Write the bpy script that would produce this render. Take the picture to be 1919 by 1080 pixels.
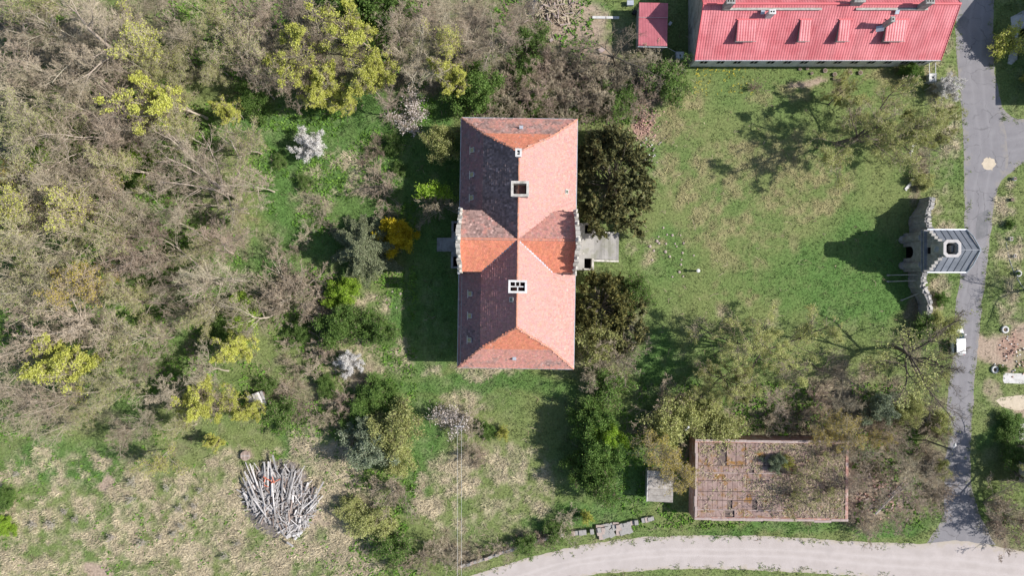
import bpy, math, random
import numpy as np
from mathutils import Vector, Matrix

# ---------------------------------------------------------------- clear
for o in list(bpy.data.objects):
    bpy.data.objects.remove(o, do_unlink=True)
scene = bpy.context.scene
COL = scene.collection
R = math.radians
rng = np.random.default_rng(7)
random.seed(7)

# ---------------------------------------------------------------- camera (drone looking straight down)
CAM_H, FPX = 100.0, 1280.0
cam_d = bpy.data.cameras.new('camera')
cam_d.sensor_width = 36.0
cam_d.lens = 36.0 * FPX / 1919.0
cam_d.clip_end = 3000
cam = bpy.data.objects.new('camera', cam_d)
COL.objects.link(cam)
cam.location = (0, 0, CAM_H)
cam.rotation_euler = (0, 0, 0)
scene.camera = cam

# ---------------------------------------------------------------- world and sun
SUN_EL, SUN_AZ = 40.0, -2.0            # azimuth from +X towards +Y
world = bpy.data.worlds.new("World")
scene.world = world
world.use_nodes = True
wn = world.node_tree.nodes
wl = world.node_tree.links
sky = wn.new('ShaderNodeTexSky')
sky.sky_type = 'NISHITA'
sky.sun_disc = False
sky.sun_elevation = R(SUN_EL)
sky.sun_rotation = R(90 - SUN_AZ)
sky.air_density = 1.0
sky.dust_density = 1.0
bg = wn['Background']
bg.inputs['Strength'].default_value = 0.105
wl.new(sky.outputs[0], bg.inputs['Color'])
sd = bpy.data.lights.new('sun', 'SUN')
sd.energy = 5.0
sd.angle = R(0.5)
sd.color = (1.0, 0.955, 0.91)
so = bpy.data.objects.new('sun', sd)
COL.objects.link(so)
sdir = Vector((math.cos(R(SUN_EL)) * math.cos(R(SUN_AZ)), math.cos(R(SUN_EL)) * math.sin(R(SUN_AZ)), math.sin(R(SUN_EL))))
so.rotation_euler = sdir.to_track_quat('Z', 'Y').to_euler()
so.location = (120, -5, 100)
scene.view_settings.view_transform = 'Standard'
scene.view_settings.look = 'None'
scene.view_settings.exposure = 0.38
scene.view_settings.gamma = 1.0
scene.render.engine = 'CYCLES'

# ---------------------------------------------------------------- helpers
def P(px, py, h=0.0):
    """photo pixel -> world point on the level h metres above the ground"""
    s = (CAM_H - h) / FPX
    return np.array([(px - 959.5) * s, (540.0 - py) * s, h])

def tag(o, label=None, cat=None, group=None, kind=None):
    if label: o['label'] = label
    if cat: o['category'] = cat
    if group: o['group'] = group
    if kind: o['kind'] = kind
    return o

def thing(name, label, cat, loc=(0, 0, 0), rz=0.0, group=None):
    o = bpy.data.objects.new(name, None)
    o.empty_display_size = 0.3
    COL.objects.link(o)
    o.location = [float(v) for v in loc]
    o.rotation_euler = (0, 0, rz)
    return tag(o, label, cat, group)

def link(name, me, parent=None, loc=(0, 0, 0), rot=(0, 0, 0), sc=None):
    o = bpy.data.objects.new(name, me)
    COL.objects.link(o)
    o.parent = parent
    o.location = [float(v) for v in loc]
    o.rotation_euler = rot
    if sc is not None:
        o.scale = sc if hasattr(sc, '__len__') else (sc, sc, sc)
    return o

def mesh_np(name, V, faces, mat=None, col=None, smooth=False):
    """fast mesh: V (n,3); faces = list of int arrays (m,3) or (m,4)"""
    V = np.asarray(V, np.float32).reshape(-1, 3)
    faces = [np.asarray(f, np.int32) for f in faces if len(f)]
    me = bpy.data.meshes.new(name)
    me.vertices.add(len(V))
    me.vertices.foreach_set('co', V.ravel())
    loops = np.concatenate([f.ravel() for f in faces])
    tot = np.concatenate([np.full(len(f), f.shape[1], np.int32) for f in faces])
    start = np.concatenate([[0], np.cumsum(tot)[:-1]]).astype(np.int32)
    me.loops.add(len(loops))
    me.loops.foreach_set('vertex_index', loops)
    me.polygons.add(len(tot))
    me.polygons.foreach_set('loop_start', start)
    me.polygons.foreach_set('loop_total', tot)
    me.update(calc_edges=True)
    me.polygons.foreach_set('use_smooth', np.full(len(tot), smooth, bool))
    if col is not None:
        a = me.color_attributes.new('Col', 'FLOAT_COLOR', 'POINT')
        c = np.ones((len(V), 4), np.float32)
        c[:, :3] = np.clip(col, 0, 1)
        a.data.foreach_set('color', c.ravel())
    if mat is not None:
        me.materials.append(mat)
    return me

class MB:
    """collects simple solids; build() makes ONE mesh"""
    def __init__(s):
        s.V = []; s.F3 = []; s.F4 = []; s.n = 0
    def add(s, V, f3=(), f4=()):
        V = np.asarray(V, float).reshape(-1, 3)
        s.V.append(V)
        if len(f3): s.F3.append(np.asarray(f3, int) + s.n)
        if len(f4): s.F4.append(np.asarray(f4, int) + s.n)
        s.n += len(V)
        return s
    def box(s, c, d, rz=0.0, M=None):
        x, y, z = [v / 2 for v in d]
        V = np.array([[-x, -y, -z], [x, -y, -z], [x, y, -z], [-x, y, -z], [-x, -y, z], [x, -y, z], [x, y, z], [-x, y, z]])
        if M is not None: V = V @ np.asarray(M, float).T
        if rz:
            cs, sn = math.cos(rz), math.sin(rz)
            V = V @ np.array([[cs, sn, 0], [-sn, cs, 0], [0, 0, 1]])
        return s.add(V + np.asarray(c, float), f4=[[0, 3, 2, 1], [4, 5, 6, 7], [0, 1, 5, 4], [1, 2, 6, 5], [2, 3, 7, 6], [3, 0, 4, 7]])
    def prism(s, poly, z0, z1, axis=2):
        """poly: list of 2D points (ccw), extruded along axis"""
        n = len(poly)
        a, b = [], []
        for p in poly:
            if axis == 2: a.append([p[0], p[1], z0]); b.append([p[0], p[1], z1])
            elif axis == 0: a.append([z0, p[0], p[1]]); b.append([z1, p[0], p[1]])
            else: a.append([p[0], z0, p[1]]); b.append([p[0], z1, p[1]])
        V = np.array(a + b + [np.mean(a, 0), np.mean(b, 0)])
        f4 = [[i, (i + 1) % n, n + (i + 1) % n, n + i] for i in range(n)]
        f3 = [[(i + 1) % n, i, 2 * n] for i in range(n)] + [[n + i, n + (i + 1) % n, 2 * n + 1] for i in range(n)]
        return s.add(V, f3, f4)
    def tube(s, pts, r, sides=6, cap=True):
        V, F = tubes(np.asarray(pts, float)[None], np.broadcast_to(np.asarray(r, float), (len(pts),))[None], sides)
        n = len(pts)
        f3 = []
        if cap:
            V = np.vstack([V, pts[0], pts[-1]])
            b = n * sides
            f3 = [[(i + 1) % sides, i, b] for i in range(sides)] + [[(n - 1) * sides + i, (n - 1) * sides + (i + 1) % sides, b + 1] for i in range(sides)]
        return s.add(V, f3, F)
    def face(s, pts):
        if len(pts) == 3: return s.add(pts, f3=[[0, 1, 2]])
        return s.add(pts, f4=[[0, 1, 2, 3]])
    def mesh(s, name, mat, smooth=False, col=None):
        return mesh_np(name, np.vstack(s.V), (s.F3 and [np.vstack(s.F3)] or []) + (s.F4 and [np.vstack(s.F4)] or []), mat, col, smooth)
    def build(s, name, mat, parent=None, loc=(0, 0, 0), rot=(0, 0, 0), smooth=False):
        return link(name, s.mesh(name, mat, smooth), parent, loc, rot)

def nrm(v):
    return v / np.maximum(np.linalg.norm(v, axis=-1, keepdims=True), 1e-9)

def tubes(Pt, Rd, sides):
    """Pt (m,n,3) polylines, Rd (m,n) radii -> verts, quads"""
    m, n, _ = Pt.shape
    T = np.empty_like(Pt)
    T[:, 1:-1] = Pt[:, 2:] - Pt[:, :-2]
    T[:, 0] = Pt[:, 1] - Pt[:, 0]
    T[:, -1] = Pt[:, -1] - Pt[:, -2]
    T = nrm(T)
    ref = np.where(np.abs(T[:, :1, 2:3]) > 0.9, np.array([1.0, 0, 0]), np.array([0, 0, 1.0]))
    ref = np.broadcast_to(ref, T.shape)
    A = nrm(np.cross(T, ref)); B = np.cross(T, A)
    an = np.arange(sides) * 2 * math.pi / sides
    V = Pt[:, :, None] + Rd[:, :, None, None] * (A[:, :, None] * np.cos(an)[None, None, :, None] + B[:, :, None] * np.sin(an)[None, None, :, None])
    base = (np.arange(m) * n * sides)[:, None, None] + (np.arange(n - 1) * sides)[None, :, None]
    i = np.arange(sides); j = (i + 1) % sides
    q = np.stack([base + i, base + j, base + sides + j, base + sides + i], -1)
    return V.reshape(-1, 3), q.reshape(-1, 4)

# value noise
_lat = rng.random((256, 256))
def vnoise(x, y, s=1.0, off=0.0):
    x = np.asarray(x, float) / s + 37.3 + off; y = np.asarray(y, float) / s + 91.7 + off * 1.7
    xi = np.floor(x).astype(int); yi = np.floor(y).astype(int)
    fx = x - xi; fy = y - yi
    fx = fx * fx * (3 - 2 * fx); fy = fy * fy * (3 - 2 * fy)
    g = lambda a, b: _lat[a & 255, b & 255]
    return (g(xi, yi) * (1 - fx) + g(xi + 1, yi) * fx) * (1 - fy) + (g(xi, yi + 1) * (1 - fx) + g(xi + 1, yi + 1) * fx) * fy
def fbm(x, y, s=1.0, off=0.0, o=4):
    t = 0; a = 0.5; n = 0
    for i in range(o):
        t = t + a * vnoise(x, y, s / 2 ** i, off + 11.3 * i); n += a; a *= 0.55
    return t / n
def smooth01(x, a, b):
    t = np.clip((x - a) / (b - a), 0, 1)
    return t * t * (3 - 2 * t)

# ---------------------------------------------------------------- materials
MATS = {}
def nodes_of(name):
    m = bpy.data.materials.new(name); m.use_nodes = True
    nt = m.node_tree
    return m, nt.nodes, nt.links, nt.nodes['Principled BSDF']

def mat_noise(name, c1, c2, scale=3.0, rough=0.85, bump=0.2, c3=None, s3=0.4, spec=0.2, metal=0.0, bscale=None, rnd=0.0, lo=0.38, hi=0.62):
    if name in MATS: return MATS[name]
    m, N, L, b = nodes_of(name)
    tc = N.new('ShaderNodeTexCoord')
    n1 = N.new('ShaderNodeTexNoise'); n1.inputs['Scale'].default_value = scale; n1.inputs['Detail'].default_value = 8; n1.inputs['Roughness'].default_value = 0.65
    vec = N.new('ShaderNodeNewGeometry').outputs['Position'] if rnd else tc.outputs['Object']
    L.new(vec, n1.inputs['Vector'])
    r = N.new('ShaderNodeMapRange'); r.inputs[1].default_value = lo; r.inputs[2].default_value = hi
    L.new(n1.outputs['Fac'], r.inputs[0])
    mx = N.new('ShaderNodeMix'); mx.data_type = 'RGBA'
    mx.inputs['A'].default_value = (*c1, 1); mx.inputs['B'].default_value = (*c2, 1)
    L.new(r.outputs[0], mx.inputs['Factor'])
    out = mx.outputs['Result']
    if c3 is not None:
        n3 = N.new('ShaderNodeTexNoise'); n3.inputs['Scale'].default_value = s3; n3.inputs['Detail'].default_value = 6; n3.inputs['Roughness'].default_value = 0.7
        L.new(vec, n3.inputs['Vector'])
        r3 = N.new('ShaderNodeMapRange'); r3.inputs[1].default_value = 0.5; r3.inputs[2].default_value = 0.62
        L.new(n3.outputs['Fac'], r3.inputs[0])
        m3 = N.new('ShaderNodeMix'); m3.data_type = 'RGBA'; m3.inputs['B'].default_value = (*c3, 1)
        L.new(out, m3.inputs['A']); L.new(r3.outputs[0], m3.inputs['Factor'])
        out = m3.outputs['Result']
    if rnd:
        oi = N.new('ShaderNodeObjectInfo')
        hs = N.new('ShaderNodeHueSaturation')
        rr = N.new('ShaderNodeMapRange'); rr.inputs[3].default_value = 1 - rnd; rr.inputs[4].default_value = 1 + rnd
        L.new(oi.outputs['Random'], rr.inputs[0]); L.new(rr.outputs[0], hs.inputs['Value']); L.new(out, hs.inputs['Color'])
        out = hs.outputs['Color']
    L.new(out, b.inputs['Base Color'])
    b.inputs['Roughness'].default_value = rough
    b.inputs['Metallic'].default_value = metal
    b.inputs['Specular IOR Level'].default_value = spec
    if bump:
        nb = N.new('ShaderNodeTexNoise'); nb.inputs['Scale'].default_value = bscale or scale * 6; nb.inputs['Detail'].default_value = 6
        L.new(tc.outputs['Object'], nb.inputs['Vector'])
        bp = N.new('ShaderNodeBump'); bp.inputs['Strength'].default_value = bump; bp.inputs['Distance'].default_value = 0.05
        L.new(nb.outputs['Fac'], bp.inputs['Height']); L.new(bp.outputs[0], b.inputs['Normal'])
    MATS[name] = m
    return m

def mat_col(name, rough=0.9, scale=8.0, amt=0.35, spec=0.15, island=0.0, bump=0.0):
    """vertex colour 'Col' times fine noise"""
    if name in MATS: return MATS[name]
    m, N, L, b = nodes_of(name)
    at = N.new('ShaderNodeAttribute'); at.attribute_name = 'Col'
    tc = N.new('ShaderNodeTexCoord')
    n1 = N.new('ShaderNodeTexNoise'); n1.inputs['Scale'].default_value = scale; n1.inputs['Detail'].default_value = 6
    L.new(tc.outputs['Object'], n1.inputs['Vector'])
    r = N.new('ShaderNodeMapRange'); r.inputs[1].default_value = 0.3; r.inputs[2].default_value = 0.7; r.inputs[3].default_value = 1 - amt; r.inputs[4].default_value = 1 + amt
    L.new(n1.outputs['Fac'], r.inputs[0])
    hs = N.new('ShaderNodeHueSaturation')
    L.new(at.outputs['Color'], hs.inputs['Color'])
    val = r.outputs[0]
    if island:
        g = N.new('ShaderNodeNewGeometry')
        r2 = N.new('ShaderNodeMapRange'); r2.inputs[3].default_value = 1 - island; r2.inputs[4].default_value = 1 + island
        L.new(g.outputs['Random Per Island'], r2.inputs[0])
        mu = N.new('ShaderNodeMath'); mu.operation = 'MULTIPLY'
        L.new(val, mu.inputs[0]); L.new(r2.outputs[0], mu.inputs[1]); val = mu.outputs[0]
    L.new(val, hs.inputs['Value'])
    L.new(hs.outputs[0], b.inputs['Base Color'])
    b.inputs['Roughness'].default_value = rough
    b.inputs['Specular IOR Level'].default_value = spec
    if bump:
        bp = N.new('ShaderNodeBump'); bp.inputs['Strength'].default_value = bump; bp.inputs['Distance'].default_value = 0.06
        L.new(n1.outputs['Fac'], bp.inputs['Height']); L.new(bp.outputs[0], b.inputs['Normal'])
    MATS[name] = m
    return m

def mat_leaf(name, c1, c2, c3=None, trans=0.35, rnd=0.12, rough=0.6):
    """leaf: colour varies leaf by leaf and plant by plant, some light passes through"""
    if name in MATS: return MATS[name]
    m, N, L, b = nodes_of(name)
    g = N.new('ShaderNodeNewGeometry')
    cr = N.new('ShaderNodeValToRGB')
    cr.color_ramp.elements[0].color = (*c1, 1); cr.color_ramp.elements[1].color = (*c2, 1)
    if c3 is not None:
        cr.color_ramp.elements[1].position = 0.8
        e = cr.color_ramp.elements.new(1.0); e.color = (*c3, 1)
    L.new(g.outputs['Random Per Island'], cr.inputs[0])
    oi = N.new('ShaderNodeObjectInfo')
    hs = N.new('ShaderNodeHueSaturation')
    rr = N.new('ShaderNodeMapRange'); rr.inputs[3].default_value = 1 - rnd; rr.inputs[4].default_value = 1 + rnd
    L.new(oi.outputs['Random'], rr.inputs[0]); L.new(rr.outputs[0], hs.inputs['Value']); L.new(cr.outputs[0], hs.inputs['Color'])
    L.new(hs.outputs[0], b.inputs['Base Color'])
    b.inputs['Roughness'].default_value = rough
    b.inputs['Specular IOR Level'].default_value = 0.2
    tr = N.new('ShaderNodeBsdfTranslucent'); L.new(hs.outputs[0], tr.inputs['Color'])
    ms = N.new('ShaderNodeMixShader'); ms.inputs[0].default_value = trans
    L.new(b.outputs[0], ms.inputs[1]); L.new(tr.outputs[0], ms.inputs[2])
    L.new(ms.outputs[0], N['Material Output'].inputs['Surface'])
    MATS[name] = m
    return m

def mat_bark(name, c1, c2, rnd=0.25, hue=0.02):
    if name in MATS: return MATS[name]
    m, N, L, b = nodes_of(name)
    tc = N.new('ShaderNodeTexCoord')
    n1 = N.new('ShaderNodeTexNoise'); n1.inputs['Scale'].default_value = 1.3; n1.inputs['Detail'].default_value = 8; n1.inputs['Roughness'].default_value = 0.7
    L.new(tc.outputs['Object'], n1.inputs['Vector'])
    r = N.new('ShaderNodeMapRange'); r.inputs[1].default_value = 0.35; r.inputs[2].default_value = 0.65
    L.new(n1.outputs['Fac'], r.inputs[0])
    mx = N.new('ShaderNodeMix'); mx.data_type = 'RGBA'
    mx.inputs['A'].default_value = (*c1, 1); mx.inputs['B'].default_value = (*c2, 1)
    L.new(r.outputs[0], mx.inputs['Factor'])
    oi = N.new('ShaderNodeObjectInfo')
    hs = N.new('ShaderNodeHueSaturation')
    rr = N.new('ShaderNodeMapRange'); rr.inputs[3].default_value = 1 - rnd; rr.inputs[4].default_value = 1 + rnd
    rh = N.new('ShaderNodeMapRange'); rh.inputs[3].default_value = 0.5 - hue; rh.inputs[4].default_value = 0.5 + hue
    mu = N.new('ShaderNodeMath'); mu.operation = 'FRACT'
    m2 = N.new('ShaderNodeMath'); m2.operation = 'MULTIPLY'; m2.inputs[1].default_value = 7.31
    L.new(oi.outputs['Random'], m2.inputs[0]); L.new(m2.outputs[0], mu.inputs[0]); L.new(mu.outputs[0], rh.inputs[0])
    L.new(oi.outputs['Random'], rr.inputs[0]); L.new(rr.outputs[0], hs.inputs['Value']); L.new(rh.outputs[0], hs.inputs['Hue'])
    L.new(mx.outputs['Result'], hs.inputs['Color'])
    L.new(hs.outputs[0], b.inputs['Base Color'])
    b.inputs['Roughness'].default_value = 0.9
    b.inputs['Specular IOR Level'].default_value = 0.1
    MATS[name] = m
    return m

def mat_plain(name, c, rough=0.5, metal=0.0, spec=0.4):
    if name in MATS: return MATS[name]
    m, N, L, b = nodes_of(name)
    b.inputs['Base Color'].default_value = (*c, 1)
    b.inputs['Roughness'].default_value = rough
    b.inputs['Metallic'].default_value = metal
    b.inputs['Specular IOR Level'].default_value = spec
    n = N.new('ShaderNodeTexNoise'); n.inputs['Scale'].default_value = 9
    r = N.new('ShaderNodeMapRange'); r.inputs[3].default_value = rough * 0.8; r.inputs[4].default_value = min(1, rough * 1.25)
    L.new(n.outputs['Fac'], r.inputs[0]); L.new(r.outputs[0], b.inputs['Roughness'])
    MATS[name] = m
    return m
# ================================================================ GROUND
PXM = FPX / CAM_H
G_LUSH = np.array([0.108, 0.2, 0.052]); G_OLIVE = np.array([0.188, 0.228, 0.08]); G_STRAW = np.array([0.44, 0.375, 0.255])
G_LITTER = np.array([0.235, 0.2, 0.135]); G_SOIL = np.array([0.40, 0.31, 0.235]); G_BRICK = np.array([0.36, 0.235, 0.18])
# (class, cx, cy, rx, ry, strength) in photo pixels on the ground
BLOBS = [
    # dry straw
    ('dry', 120, 1000, 230, 130, .55), ('dry', 330, 980, 180, 110, .74), ('dry', 560, 1000, 170, 110, .9), ('dry', 600, 890, 85, 90, 1), ('dry', 400, 900, 100, 50, .5),
    ('dry', 850, 910, 50, 40, .8), ('dry', 970, 890, 80, 70, .3), ('dry', 930, 960, 120, 40, .3), ('dry', 1010, 930, 60, 60, .28),
    ('dry', 930, 708, 90, 22, .75), ('dry', 840, 690, 60, 18, .5), ('dry', 1340, 330, 100, 75, .42), ('dry', 1470, 340, 110, 60, .42), ('dry', 1330, 420, 60, 70, .36), ('dry', 1400, 460, 90, 50, .22),
    ('dry', 1260, 200, 60, 60, .4), ('dry', 1200, 480, 40, 30, .35), ('dry', 1760, 560, 22, 40, .7), ('dry', 1768, 200, 25, 150, .5), ('dry', 1765, 420, 30, 60, .4),
    ('dry', 1890, 460, 30, 160, .4), ('dry', 710, 690, 60, 50, .45), ('dry', 620, 330, 60, 60, .35), ('dry', 700, 590, 40, 60, .4), ('dry', 880, 790, 60, 30, .4),
    ('dry', 1600, 150, 200, 30, .3), ('dry', 1380, 560, 60, 40, .35),
    # litter under trees
    ('lit', 130, 160, 300, 200, .7), ('lit', 200, 560, 300, 300, .38), ('lit', 700, 60, 360, 120, .85), ('lit', 1020, 130, 190, 80, .8), ('lit', 560, 600, 90, 90, .4),
    ('lit', 1440, 820, 260, 60, .9), ('lit', 1640, 880, 170, 110, .95), ('lit', 1560, 740, 180, 50, .75), ('lit', 1250, 800, 70, 60, .8), ('lit', 900, 1010, 160, 40, .5), ('lit', 1720, 620, 20, 90, .6),
    ('lit', 1720, 320, 16, 60, .7), ('lit', 1850, 1000, 80, 60, .6), ('lit', 600, 740, 110, 80, .4), ('lit', 1150, 650, 80, 90, .4),
    # bare soil
    ('soil', 1080, 50, 80, 45, .8), ('soil', 1110, 85, 60, 30, .7), ('soil', 1530, 135, 35, 12, .9), ('soil', 180, 1072, 30, 16, 1.2), ('soil', 1900, 670, 45, 45, .9), ('soil', 1905, 755, 45, 16, 1.0), ('soil', 1850, 740, 26, 22, .55),
    ('soil', 1650, 930, 70, 40, .7), ('soil', 200, 905, 12, 14, .9), ('soil', 570, 1000, 40, 22, .5),
    ('brick', 1205, 228, 22, 30, 1.0), ('brick', 1900, 655, 22, 30, .7),
    # lush
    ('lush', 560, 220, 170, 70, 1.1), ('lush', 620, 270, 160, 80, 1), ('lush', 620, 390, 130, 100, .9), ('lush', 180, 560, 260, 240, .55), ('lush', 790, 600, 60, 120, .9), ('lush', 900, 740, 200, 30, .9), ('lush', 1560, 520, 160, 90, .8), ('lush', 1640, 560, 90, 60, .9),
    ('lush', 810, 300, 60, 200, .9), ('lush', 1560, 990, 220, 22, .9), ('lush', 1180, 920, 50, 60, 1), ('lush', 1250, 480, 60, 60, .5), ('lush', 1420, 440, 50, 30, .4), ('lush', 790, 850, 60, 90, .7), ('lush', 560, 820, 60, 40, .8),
    ('lush', 100, 890, 110, 50, .6), ('lush', 1880, 800, 45, 40, 1), ('lush', 1240, 700, 60, 60, .8), ('lush', 1100, 985, 100, 30, .7), ('lush', 1110, 20, 60, 20, .8), ('lush', 30, 480, 60, 40, .6), ('lush', 250, 490, 90, 40, .5), ('lush', 480, 520, 70, 40, .7),
]
def zone(X, Y):
    px = X * PXM + 959.5; py = 540.0 - Y * PXM
    dx = (fbm(X, Y, 9.0, 3.0) - .5) * 150; dy = (fbm(X, Y, 9.0, 50.0) - .5) * 150
    W = {k: np.zeros_like(px) for k in ('dry', 'lit', 'soil', 'brick', 'lush')}
    for k, cx, cy, rx, ry, s in BLOBS:
        f = 1.0 if rx > 30 else 0.35
        d = ((px + dx * f - cx) / rx) ** 2 + ((py + dy * f - cy) / ry) ** 2
        W[k] = np.maximum(W[k], s * (1 - smooth01(d, 0.45, 1.5)))
    n1 = fbm(X, Y, 2.2, 7.0); n2 = fbm(X, Y, 0.9, 21.0); n3 = fbm(X, Y, 5.5, 33.0)
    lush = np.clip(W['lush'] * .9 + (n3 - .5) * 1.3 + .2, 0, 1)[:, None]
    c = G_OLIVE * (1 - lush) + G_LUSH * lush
    dryn = np.clip(W['dry'] * 1.05 + (n1 - .5) * 2.4 + (n2 - .5) * 2.4 - .02, 0, 1) * np.clip(W['dry'] * 2.5 + .2, 0, 1)
    lawn = smooth01(px, 1180, 1260) * (1 - smooth01(px, 1720, 1760)) * (1 - smooth01(py, 560, 600))
    dryn = dryn * (1 - .25 * lawn)
    dcol = (G_STRAW[None] * (1 - lawn[:, None]) + np.array([.33, .28, .15]) * lawn[:, None]) * (.62 + .76 * fbm(X, Y, 1.3, 91.))[:, None]
    c = c * (1 - dryn[:, None]) + dcol * dryn[:, None]
    lit = np.clip(W['lit'] * 1.3 + (n1 - .5) * 2.2 + (n3 - .5) * 1.6 - .25, 0, 1) * np.clip(W['lit'] * 3, 0, 1)
    c = c * (1 - lit[:, None]) + G_LITTER * lit[:, None]
    so_ = np.clip(W['soil'] * 1.5 + (n2 - .5) * 1.3 - .2, 0, 1) * np.clip(W['soil'] * 3, 0, 1)
    c = c * (1 - so_[:, None]) + G_SOIL * so_[:, None]
    br = np.clip(W['brick'] * 1.5 + (n2 - .5) * 2 - .3, 0, 1) * np.clip(W['brick'] * 3, 0, 1)
    c = c * (1 - br[:, None]) + G_BRICK * br[:, None]
    return c, dryn, lit, np.maximum(so_, br), lush[:, 0]

def dens_axis(lim, step, far):
    a = np.arange(-lim, lim + 1e-6, step)
    out = lim + np.array([3, 8, 16, 30, 60, 120, 240, far])
    return np.concatenate([-out[::-1], a, out])
gx = dens_axis(78, 0.4, 900); gy = dens_axis(46, 0.4, 900)
GX, GY = np.meshgrid(gx, gy)
gc, gdry, glit, gso, glu = zone(GX.ravel(), GY.ravel())
nx, ny = len(gx), len(gy)
idx = np.arange(nx * ny).reshape(ny, nx)
gq = np.stack([idx[:-1, :-1], idx[:-1, 1:], idx[1:, 1:], idx[1:, :-1]], -1).reshape(-1, 4)
m_ground = mat_col('ground_soil_and_grass', rough=0.95, scale=3.5, amt=0.32, bump=0.7)
gme = mesh_np('ground', np.stack([GX.ravel(), GY.ravel(), np.zeros(nx * ny)], -1), [gq], m_ground, gc * 0.85)
tag(link('ground', gme), kind='structure')

# ---------------------------------------------------------------- roads
def resample(pts, step=0.6):
    pts = np.asarray(pts, float)
    d = np.concatenate([[0], np.cumsum(np.linalg.norm(np.diff(pts, axis=0), axis=1))])
    # catmull-like smoothing through dense linear interpolation + box filter
    t = np.arange(0, d[-1], step)
    q = np.stack([np.interp(t, d, pts[:, i]) for i in range(2)], -1)
    k = 9
    pad = np.vstack([np.repeat(q[:1], k // 2, 0), q, np.repeat(q[-1:], k // 2, 0)])
    q = np.stack([np.convolve(pad[:, i], np.ones(k) / k, 'valid') for i in range(2)], -1)
    return q
def road(name, left_px, right_px, mat, z, jit=0.12, cols=9):
    l = resample([P(*p)[:2] for p in left_px], 0.25); r = resample([P(*p)[:2] for p in right_px], 0.25)
    n = 260
    il = np.linspace(0, len(l) - 1, n); ir = np.linspace(0, len(r) - 1, n)
    gl = np.stack([np.interp(il, np.arange(len(l)), l[:, i]) for i in range(2)], -1)
    gr = np.stack([np.interp(ir, np.arange(len(r)), r[:, i]) for i in range(2)], -1)
    for g, o in ((gl, 5.), (gr, 77.)):
        g += np.stack([fbm(g[:, 0], g[:, 1], 1.2, o) - .5, fbm(g[:, 0], g[:, 1], 1.2, o + 9) - .5], -1) * jit * 4
    V = np.concatenate([[gl * (1 - t) + gr * t] for t in np.linspace(0, 1, cols)], 0)     # cols,n,2
    V = np.concatenate([V, np.full((cols, n, 1), z)], -1).reshape(-1, 3)
    id_ = np.arange(cols * n).reshape(cols, n)
    q = np.stack([id_[:-1, :-1], id_[1:, :-1], id_[1:, 1:], id_[:-1, 1:]], -1).reshape(-1, 4)
    # make the faces look up
    a, b_, c_ = V[q[0, 0]], V[q[0, 1]], V[q[0, 2]]
    if np.cross(b_ - a, c_ - b_)[2] < 0: q = q[:, ::-1]
    o = link(name, mesh_np(name, V, [q], mat))
    ta = np.repeat(np.linspace(0, 1, cols), n); mid_ = (gl + gr) / 2
    al = np.tile(np.concatenate([[0], np.cumsum(np.linalg.norm(np.diff(mid_, axis=0), axis=1))]), cols)
    wd_ = np.tile(np.linalg.norm(gl - gr, axis=1), cols)
    at = o.data.attributes.new('lane', 'FLOAT_VECTOR', 'POINT')
    at.data.foreach_set('vector', np.stack([(ta - .5) * wd_, al, ta], -1).astype(np.float32).ravel())
    return tag(o, kind='structure')

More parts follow.
